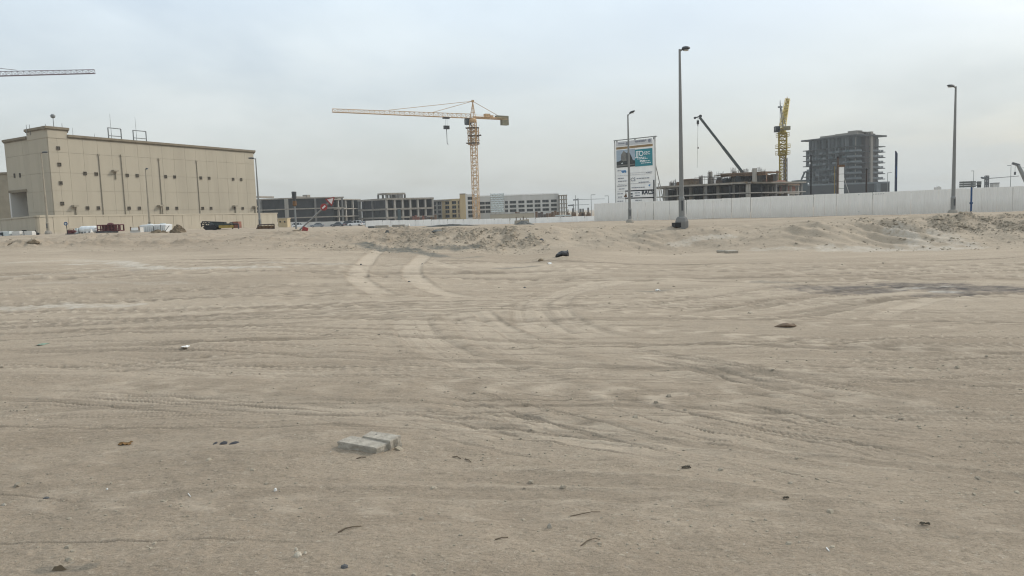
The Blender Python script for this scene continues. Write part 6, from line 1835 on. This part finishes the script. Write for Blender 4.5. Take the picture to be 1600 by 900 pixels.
    MB().path([(X(362), D2 - .5, z + .3), (X(362), D2 - .5, Z(348.5)), (X(366), D2 - .5, Z(348.5)), (X(367.5), D2 - .5, z + .4)], .05, 6).build('roll_bar', 'lamp_dark', r)
    MB().box(((X(366) + X(375)) / 2, D2, z + .45), (X(375) - X(366), 1.0, .7)).build('tank', 'formwork_red', r); MB().path([(X(366), D2 - .55, z), (X(366), D2 - .55, Z(351)), (X(375.5), D2 - .55, Z(351)), (X(375.5), D2 - .55, z)], .06, 6).build('tank_frame', 'lamp_dark', r)
    MB().tube((X(334), D2 - .55, Z(352.6)), (X(334), D2 - .65, Z(352.6)), .28, .28, 12).build('hose_reel', 'lamp_dark', r)
    # rusty grille
    D2 = 80; xa, xb = at(400.5, 354, D2).x, at(428.5, 354, D2).x; z = ground_z((xa + xb) / 2, D2); zt = at(415, 350.8, D2).z
    r = thing('rusty_grille', 'low rusty steel grille on its side at the foot of the right end lamp', 'grille', ((xa + xb) / 2, D2, z))
    MB().path([(xa, D2, z), (xa + .25, D2, zt), (xb, D2, zt), (xb, D2, z), (xa, D2, z)], .06, 6).build('frame', 'rebar', r)
    nb = 13
    for j in range(1, nb): MB().tube((xa + (xb - xa) * j / nb, D2, z), (xa + (xb - xa) * j / nb, D2, zt), .03, .03, 5).build('bar', 'formwork', r)
    MB().box(((xa + xb) / 2, D2 + .3, (z + zt) / 2 - .08), ((xb - xa) * .9, .3, (zt - z) * .7)).build('sheet', 'formwork', r)
    # leaning poles and two heaps of earth
    b = at(251.5, 371, 62); z = ground_z(b.x, 62)
    r = thing('marker_pole', 'thin upright dark pole with a second one leaning beside it in the dug earth', 'pole', (b.x, 62, z))
    MB().tube((b.x, 62, z - .1), at(250.8, 351, 62), .03, .03, 6).build('upright', 'steel_grey', r); MB().tube((at(254.5, 368, 62).x, 62, z - .1), at(264.5, 352.5, 62), .028, .028, 6).build('leaning_pole', 'steel_grey', r)
gear()

def heap(name, label, cat, px, py, w_px, h_px, m_, D=None, seed=0, lump=.35, fl=.6):
    p = gpt(px, py) if D is None else None
    if D is not None:
        x = at(px, py, D).x; p = Vector((x, D, ground_z(x, D)))
    k = p.y / FPX; w, h = w_px * k, h_px * k
    n, rings = 26, 9
    vs, fs = [], []
    for i in range(rings + 1):
        t = i / rings
        for j in range(n):
            a = 2 * math.pi * j / n
            rr = np.array([math.cos(a) * t * 3 + seed * 7.1]); ss = np.array([math.sin(a) * t * 3])
            q = float(fbm(rr, ss, 70 + seed, 4, .6)[0])
            R_ = w / 2 * t * (1 + .12 * q)
            vs.append((p.x + R_ * math.cos(a), p.y + R_ * math.sin(a) * fl, p.z - .06 + (h + .06) * (1 - t ** 1.5) * (1 + lump * q) - (.05 if i == rings else 0)))
    for i in range(rings):
        for j in range(n): fs.append((i * n + j, (i + 1) * n + j, (i + 1) * n + (j + 1) % n, i * n + (j + 1) % n))
    o = MB().add(vs, fs).build(name, m_, None, origin=p)
    return tag(o, label, cat)
heap('soil_heap', 'heap of brown earth right of the leaning poles', 'heap', 279, 373.5, 30, 10, 'soil_brown', 62, 1)
heap('soil_heap', 'flat dark spill of dug earth around the upright marker pole', 'heap', 247, 373.5, 34, 4, 'soil_brown', 61, 2, .6)
heap('gravel_heap', 'dark grey gravel heap in front of the bright white low wall', 'heap', 818, 352.5, 42, 7.5, 'gravel_grey', 66, 3, .12)
heap('gravel_ridge', 'long dark grey ridge of gravel lying along the foot of the off white panel fence', 'heap', 700, 356.5, 122, 4.2, 'gravel_grey', 66, 4, .25, .08)
heap('brush_clump', 'dark clump of dry brush on the sand near the left edge', 'brush', 18, 386, 15, 2, 'soil_brown', None, 5, .5)
heap('brush_clump', 'low dark scatter of dry brush right of the first clump', 'brush', 53, 385, 20, 1.3, 'soil_brown', None, 6, .5)
heap('rubble_lump', 'grey rubble lump on the sand slope below the off white panel fence', 'rubble', 605, 367, 7, 3.2, 'gravel_grey', None, 7, .5)
def concrete_base():
    D = 72; a, b = at(803, 339, D), at(826.5, 339, D); z0 = ground_z(a.x, D) - .3
    r = thing('anchor_block', 'squat weathered concrete base with bolts standing on the grey gravel heap', 'block', ((a.x + b.x) / 2, D, z0))
    x0, x1 = a.x, b.x; zt = at(815, 342.5, D).z
    MB().loft([[(x0, D - .4, z0), (x1, D - .4, z0), (x1, D + .4, z0), (x0, D + .4, z0)], [(x0 + .05, D - .38, zt - .12), (x1 - .02, D - .38, zt - .02), (x1 - .02, D + .38, zt), (x0 + .05, D + .38, zt - .1)]]).build('block', 'stone_grey', r)
    for px, py in ((806.5, 339), (813, 341), (817.5, 338.2), (823, 341)):
        q = at(px, py, D); MB().tube((q.x, D, zt - .2), q, .05, .04, 6).build('bolt', 'rebar', r)
concrete_base()
for px0, px1, y, D, m_, lab in ((576, 586, 356.8, 62, 'gravel_grey', 'small grey slab left of the cream block below the off white panel fence'), (587, 607, 355.6, 64, 'stone_grey', 'cream worn concrete block below the off white panel fence'),
                               (613, 633, 354.8, 64, 'concrete', 'tan brown concrete block between the cream block and the long gravel ridge'), (634, 640, 354.6, 63, 'pale_render', 'small pale block at the left end of the long gravel ridge')):
    a, b = at(px0, y - 2, D), at(px1, y - 2, D); x = (a.x + b.x) / 2; z = ground_z(x, D); h = at(px0, y - 3.4, D).z - z
    h = max(h, .18)
    o = MB().loft([[(x + sx * (b.x - a.x) / 2 * k, D + sy * .3 * k, z + zz) for sx, sy in ((-1, -1), (1, -1), (1, 1), (-1, 1))] for k, zz in ((1, -.1), (1, h * .8), (.93, h))]).build('concrete_block', m_, None, origin=(x, D, z))
    tag(o, lab, 'block', 'blocks below the panel fence')

# ------------------------------------------------------------------ litter on the near sand
def slab_poly(name, M, top, h, seed, rough=.006, n=9, chip=.25):
    """a small broken concrete piece: top outline, sides that narrow and crumble toward the ground"""
    rd = random.Random(seed); pts = []
    m_ = len(top)
    for i in range(m_):
        a, b = Vector(top[i]), Vector(top[(i + 1) % m_])
        for k in range(n):
            t = k / n; q = a.lerp(b, t)
            pts.append(q + Vector((rd.gauss(0, rough * .15), rd.gauss(0, rough * .15), 0)))
    c = sum(pts, Vector()) / len(pts)
    rings = []
    for u, ins in ((0, .965), (.05, 1.0), (.35, 1.0), (.65, .985), (1.0, .955)):
        rg = []
        for q in pts:
            j = rough * 1.6 * float(vnoise(np.array([q.x * 26.0 + u * 3]), np.array([q.y * 26.0 + u * 9]), seed)[0]) if u > .2 else 0
            d = (q - c); d.z = 0
            rg.append(Vector((c.x + d.x * (ins + j / max(d.length, .05) * 1.2), c.y + d.y * (ins + j / max(d.length, .05) * 1.2), q.z - (.003 if u == 0 else .003) * (u == .05) - h * u)))
        rings.append(rg)
    return MB().loft([r[::-1] for r in rings])
def P0(px, py, h):
    p = gpt(px, py); d = cray(px, py); D = (EYE - (p.z + h)) / -d[2]; return at(px, py, D)
gz_ = gpt(580, 700).z
def topz(px, py, z): return at(px, py, (z - EYE) / cray(px, py)[2])
t1 = [topz(526, 689.4, gz_ + .040), topz(588.5, 700, gz_ + .028), topz(609, 691, gz_ + .034), topz(548, 680.5, gz_ + .042)]
t2 = [topz(565.5, 681.2, gz_ + .050), topz(609.5, 688.8, gz_ + .050), topz(626.8, 680, gz_ + .056), topz(580, 673.2, gz_ + .052)]
o1 = slab_poly('kerb_block', 'stone_grey', t1, .10, 1).build('kerb_block', 'stone_grey', None, origin=t1[0])
tag(o1, 'larger grey concrete kerb block of the pair lying on the sand, nearer the camera', 'concrete block', 'pair of broken kerb blocks')
o2 = slab_poly('kerb_block', 'stone_grey', t2, .11, 2).build('kerb_block', 'stone_grey', None, origin=t2[0])
tag(o2, 'smaller raised grey concrete kerb block with a dark chip, behind the larger one', 'concrete block', 'pair of broken kerb blocks')
def chip(parent, pts, m_):
    for px, py, w in pts:
        q = topz(px, py, gz_ + .0518)
        MB().tube(q - Vector((0, 0, .02)), q + Vector((0, 0, .0015)), w, w * .7, 7).build('chip', m_, parent)
chip(o2, ((588, 678.4, .010),), 'lamp_dark')

def rock(name, label, cat, px, py, w_px, h_px, m_, seed=0, group=None, sy=.8):
    p = gpt(px, py); k = p.y / FPX; w, h = w_px * k / 2, h_px * k
    rd = random.Random(seed + 100); bm_v, rings = [], []
    n = 9
    for t in (-.5, -.1, .35, .75, 1.0):
        rr = math.sqrt(max(1 - max(t, 0) ** 2, .05)) * (1 if t > -.3 else .8)
        rings.append([(p.x + w * rr * math.cos(a) * rd.uniform(.75, 1.1), p.y + w * sy * rr * math.sin(a) * rd.uniform(.75, 1.1), p.z + h * t * rd.uniform(.85, 1.05)) for a in np.linspace(0, 2 * math.pi, n, endpoint=False)])
    o = MB().loft(rings).build(name, m_, None, origin=p)
    return tag(o, label, cat, group)
def stick(label, pts, r_=.006, m_='rebar', name='stick', cat='stick'):
    W = []; r_ *= .62
    for i, (px, py) in enumerate(pts):
        q = gpt(px, py); W.append(q + Vector((0, 0, r_ * .6 + (.006 if 0 < i < len(pts) - 1 else 0))))
    o = MB()
    for i, (a, b) in enumerate(zip(W[:-1], W[1:])): o.tube(a, b, r_ * (1 - .15 * i), r_ * (.85 - .15 * i), 6)
    return tag(o.build(name, m_, None, origin=W[0]), label, cat)
def scrap(name, label, cat, px, py, w_px, d_px, m_, seed=0, lift=.02, fold=.5):
    """a crumpled sheet: a small grid pushed about"""
    p = gpt(px, py); k = p.y / FPX; rd = random.Random(seed + 900); n = 7
    w = w_px * k; dd = d_px * p.y * p.y / (EYE * FPX)
    vs = []
    for i in range(n):
        for j in range(n):
            u, v = i / (n - 1) - .5, j / (n - 1) - .5
            ed = 1 - .35 * rd.random() * (abs(u) > .4 or abs(v) > .4)
            x, y = p.x + u * w * ed, p.y + v * dd * ed
            vs.append((x, y, p.z + .004 + lift * (rd.random() * fold + .6 * (.25 - u * u) + .2 * (i % 2))))
    top = list(vs); bot = [(x, y, z - .003) for x, y, z in vs]; N_ = n * n
    fs = [(i * n + j, (i + 1) * n + j, (i + 1) * n + j + 1, i * n + j + 1) for i in range(n - 1) for j in range(n - 1)]
    fs += [tuple(N_ + q for q in f[::-1]) for f in fs]
    return tag(MB().add(top + bot, fs).build(name, m_, None, origin=p), label, cat)
mat('net_green', (.20, .27, .20), .8, .2, 20)
mat('paper_white', (.70, .68, .64), .8, .06, 20); mat('rag_dark', (.05, .05, .055), .85, .2, 12); mat('rag_brown', (.15, .105, .07), .9, .2, 10)
mat('rust_orange', (.20, .115, .045), .9, .25, 20); mat('stone_dark', (.10, .10, .10), .8, .15, 20); mat('stone_cream', (.50, .44, .35), .9, .12, 20, bump=.4, bscale=80); mat('leaf_dark', (.10, .085, .062), .9, .2, 20)
mat('bag_black', (.014, .012, .011), .45, .2, 8, spec=.4); mat('stick_brown', (.15, .115, .08), .9, .2, 12)

def black_bag():
    p = gpt(878.5, 405.2); k = p.y / FPX; w = 20.5 * k
    X = lambda u: p.x + (u - .5) * w
    rings = []
    for u, h, d_, zo in ((0, .04, .06, .02), (.06, .11, .16, .02), (.16, .14, .2, .03), (.30, .21, .26, .02), (.5, .26, .30, .01), (.7, .25, .28, .0), (.84, .24, .26, .0), (.91, .29, .22, 0), (.97, .22, .16, 0), (1.0, .10, .08, 0)):
        h *= 1.0; rings.append([(X(u) + .015 * math.sin(7 * a + u * 9), p.y + d_ * math.cos(a), p.z + zo + h * .5 + h * .5 * math.sin(a) * (1 + .08 * math.sin(5 * a + u * 20))) for a in np.linspace(0, 2 * math.pi, 16, endpoint=False)])
    o = MB().loft(rings).build('rubbish_bag', 'bag_black', None, origin=p)
    tag(o, 'black rubbish bag slumped on a low sand mound in the middle distance', 'bag')
black_bag()
rock('dark_stone', 'small brown pointed stone left of the black bag', 'stone', 845, 409, 9, 3.5, 'soil_brown', 3)
scrap('plastic_scrap', 'pale scrap of plastic on the sand just below and left of the black bag', 'litter', 859, 411, 7, 2, 'paper_white', 4, .05)
def brown_rag():
    p = gpt(1227, 514.5); k = p.y / FPX; w = 33 * k; rings = []
    for u, h, d_ in ((0, .012, .02), (.2, .03, .05), (.42, .045, .08), (.6, .05, .09), (.78, .035, .085), (.92, .04, .06), (1, .02, .03)):
        rings.append([(p.x + (u - .5) * w, p.y + d_ * math.cos(a), p.z + h * .45 + h * .55 * math.sin(a)) for a in np.linspace(0, 2 * math.pi, 12, endpoint=False)])
    tag(MB().loft(rings).build('brown_rag', 'rag_brown', None, origin=p), 'brown twisted rag lying alone on the tracked sand at the right', 'rag')
brown_rag()
def broken_plank():
    p = gpt(1133, 397); k = p.y / FPX
    a, b = gpt(1121, 395.5), gpt(1145, 397.5)
    o = MB().tube(a + Vector((0, 0, .06)), b + Vector((0, 0, .05)), .06, .05, 7).box(b + Vector((-.1, -.1, .06)), (.5, .3, .1), .4, .1).box(a + Vector((.25, -.05, .03)), (.5, .2, .05), -.2)
    tag(o.build('broken_plank', 'stone_grey', None, origin=p), 'grey broken plank at the foot of the bank below the tallest lamp', 'plank')
broken_plank()
scrap('paper_scrap', 'white crumpled paper alone on the mid sand at the left', 'litter', 290, 548.5, 13, 2.6, 'paper_white', 11, .02)
rock('white_stone', 'bright white pebble on the near sand left of the kerb blocks', 'stone', 430.5, 767, 6, 5, 'paper_white', 12)
rock('white_stone', 'tiny white pebble right of the dark flat stone', 'stone', 167, 761, 4, 3, 'paper_white', 13)
stick('small white straw on the near sand left of the white pebble', [(294, 771.5), (298, 776)], .004, 'paper_white', 'white_straw', 'litter')
rock('pale_stone', 'pale grey stone at the left edge of the near sand', 'stone', 5, 780.5, 9, 3.5, 'stone_grey', 15)
stick('short white butt on the near sand at the lower right', [(1291.5, 855.5), (1295.5, 861)], .006, 'paper_white', 'white_butt', 'litter')
rock('pale_stone', 'pale chipped stone right of centre on the near sand', 'stone', 859, 831, 9, 8, 'stone_grey', 16)
rock('cream_stone', 'larger cream stone of a small broken cluster in front', 'stone', 466.5, 882, 15, 7, 'stone_cream', 17, 'cluster of cream stones')
rock('cream_stone', 'upright cream stone standing behind the larger one of the cluster', 'stone', 463.5, 872, 7, 6, 'stone_cream', 18, 'cluster of cream stones')
rock('cream_stone', 'small cream stone at the right of the cluster', 'stone', 478, 878, 7, 4, 'stone_cream', 19, 'cluster of cream stones')
rock('dark_stone', 'dark blue grey flat stone on the near sand at left', 'stone', 72, 772.5, 12, 2.6, 'stone_dark', 20, None, .6)
rock('dark_stone', 'black stone touching the bottom edge of the view', 'stone', 539, 898, 14, 5, 'stone_dark', 21)
def rag_group():
    for i, (px, w, h, lab) in enumerate(((335.5, 5, 3.5, 'smallest black lump of the rag pieces on the near sand'), (349, 13, 5, 'middle grey black folded rag piece on the near sand'), (366, 16, 3.5, 'flat right hand black rag piece on the near sand'))):
        p = gpt(px, 695.5); k = p.y / FPX; rings = []
        for u, hh in ((0, .15), (.2, .7), (.5, 1), (.75, .7), (1, .15)):
            rings.append([(p.x + (u - .5) * w * k, p.y + (.016 + .012 * hh) * math.cos(a) + .02 * u, p.z - .004 + h * k * hh * (.45 + .55 * math.sin(a))) for a in np.linspace(0, 2 * math.pi, 10, endpoint=False)])
        tag(MB().loft(rings).build('black_rag', 'rag_dark', None, origin=p), lab, 'rag', 'black rag pieces half buried')
rag_group()
scrap('rusty_scrap', 'orange brown rusty crumpled scrap on the near sand at left', 'litter', 195, 691.5, 22, 4, 'rust_orange', 23, .014, .9)
stick('dark stick lying on the near sand below the kerb blocks', [(529, 842), (540, 838), (551, 836), (565, 831.5)], .0075, 'stick_brown')
stick('long thin twig right of centre on the near sand', [(890, 811), (908, 807), (925, 804), (938, 801)], .005, 'stick_brown')
stick('short bent twig on the near sand between the stick and the pale stone', [(774, 853), (785, 851), (794, 846.5)], .005, 'stick_brown')
stick('small twig just under the larger kerb block', [(557, 721), (565, 720), (572, 719)], .006, 'stick_brown')
stick('short dark twig right of the kerb blocks', [(707, 713), (714, 713), (720, 714)], .006, 'stick_brown')
stick('second dark twig right of the kerb blocks, angled down', [(727, 715), (732, 718), (736, 720)], .007, 'stick_brown')
stick('forked twig on the near sand at lower right of centre', [(908, 860), (918, 854), (930, 848), (938, 849)], .005, 'stick_brown')
for i, (px, py, w, lab) in enumerate(((1072, 732.5, 21, 'dark curled dry leaf on the sand right of centre'), (1445, 820, 22, 'dark curled leaf on the near sand at far right'), (1228, 781, 15, 'dark dry leaf fragment below the curled leaf'))):
    scrap('dry_leaf', lab, 'leaf', px, py, w * .8, 2.2, 'leaf_dark', 40 + i, .012, .8)
scrap('paper_scrap', 'small white scrap beside the grey green smear in the middle of the tracks', 'litter', 1028, 453, 7, 1.6, 'paper_white', 51, .05)
scrap('net_scrap', 'faded green scrap of netting on the sand at the left', 'litter', 66, 538, 14, 3, 'net_green', 52, .01)
heap('soil_heap', 'crumbled dark clod of soil at the bottom left corner', 'heap', 95, 893, 74, 2.2, 'soil_brown', None, 9, .25, .2)
for px, py, w, h, lab in ((683, 364.5, 18, 3.5, 'dark broken lump on the crest left of the rubble bank'), (660, 412, 5, 2.5, 'small dark stone beside the left wheel tracks'), (564, 412, 4, 3, 'small black stone left of the wheel tracks'), (639, 441, 5, 2, 'small dark stone between the two wheel tracks'),
                          (820, 447, 6, 2, 'small dark stone on the mid sand below the black bag'), (823, 369, 9, 4, 'grey green lump on the rubble bank near its right end'), (846, 374, 8, 3.5, 'dark lump at the foot of the rubble bank, right of the grey green lump')):
    rock('dark_stone', lab, 'stone', px, py, w, h, 'stone_dark' if w < 9 else 'gravel_grey', int(px))

# ------------------------------------------------------------------ loose grit: far too many to count
def pebbles():
    n = 3600
    u = rng.random(n); D = 1 / (1 / 2.6 + (1 / 26.0 - 1 / 2.6) * u ** .85)
    x = (rng.random(n) * 2 - 1) * D * .78
    s = np.exp(rng.normal(-5.15, .45, n)) * (1 + D / 14)
    clump = fbm(x * .9, D * 1.4, 81, 3); keep = clump + rng.normal(0, .35, n) > -.1
    x, D, s = x[keep], D[keep], s[keep]
    z = land(x, D) + relief(x, D)[0]
    return x, D, z, s
def bank_clods():
    n = 42000
    a = rng.uniform(BEAR[0], BEAR[-1], n)
    t0, t1 = np.interp(a, BEAR, TOE), np.interp(a, BEAR, CRS)
    D = t0 + (t1 - t0) * np.clip(rng.normal(.62, .38, n), -.15, 1.7); x = a * D
    at_ = relief(x, D)
    keep = rng.random(n) < .04 + 1.1 * at_[1]['rub']
    x, D = x[keep], D[keep]; z = land(x, D) + at_[0][keep]
    s = np.exp(rng.normal(-3.65, .55, len(x)))
    return x, D, z, s
def scatter(name, pts, m_):
    x, y, z, s = pts; n = len(x)
    base = np.array([(1, 0, -.2), (.3, .95, -.2), (-.8, .6, -.2), (-.8, -.6, -.2), (.3, -.95, -.2), (.55, .35, .55), (-.4, .55, .6), (-.45, -.5, .55), (.4, -.5, .6)], np.float32)
    F = [(0, 1, 5), (1, 6, 5), (1, 2, 6), (2, 7, 6), (2, 3, 7), (3, 4, 7), (4, 8, 7), (4, 0, 8), (0, 5, 8), (5, 6, 7), (5, 7, 8)]
    ang = rng.random(n) * 6.283; ca, sa = np.cos(ang), np.sin(ang)
    V = base[None] * rng.uniform(.7, 1.3, (n, 9, 3)).astype(np.float32) * s[:, None, None] * np.array([1.15, .9, .8])[None, None]
    W = np.empty_like(V); W[..., 0] = V[..., 0] * ca[:, None] - V[..., 1] * sa[:, None] + x[:, None]; W[..., 1] = V[..., 0] * sa[:, None] + V[..., 1] * ca[:, None] + y[:, None]
    W[..., 2] = V[..., 2] + z[:, None]
    faces = (np.array(F)[None] + (np.arange(n) * 9)[:, None, None]).reshape(-1, 3)
    me = bpy.data.meshes.new(name)
    me.from_pydata(W.reshape(-1, 3).tolist(), [], faces.tolist()); me.materials.append(MATS[m_]); me.update()
    o = bpy.data.objects.new(name, me); COL.objects.link(o); tag(o, kind='stuff')
mat('grit', (.330, .285, .215), .95, .22, 1.2, col2=(.20, .17, .13)); mat('clod', (.345, .292, .220), .97, .16, .8)
scatter('gravel', pebbles(), 'grit'); scatter('rubble', bank_clods(), 'clod')
HAZE = 0.00032
# ------------------------------------------------------------------ the dusty air
HZ = MB().box((0, 0, 31.5), (8200, 8200, 69))
hm = bpy.data.materials.new('dusty_air'); hm.use_nodes = True
hm.node_tree.nodes.clear()
pv = N(hm.node_tree, 'ShaderNodeVolumePrincipled'); ho = N(hm.node_tree, 'ShaderNodeOutputMaterial')
pv.inputs['Density'].default_value = HAZE
pv.inputs['Color'].default_value = (.93, .95, .94, 1)
hm.node_tree.links.new(pv.outputs[0], ho.inputs['Volume'])
tag(HZ.build('haze', hm), kind='stuff')
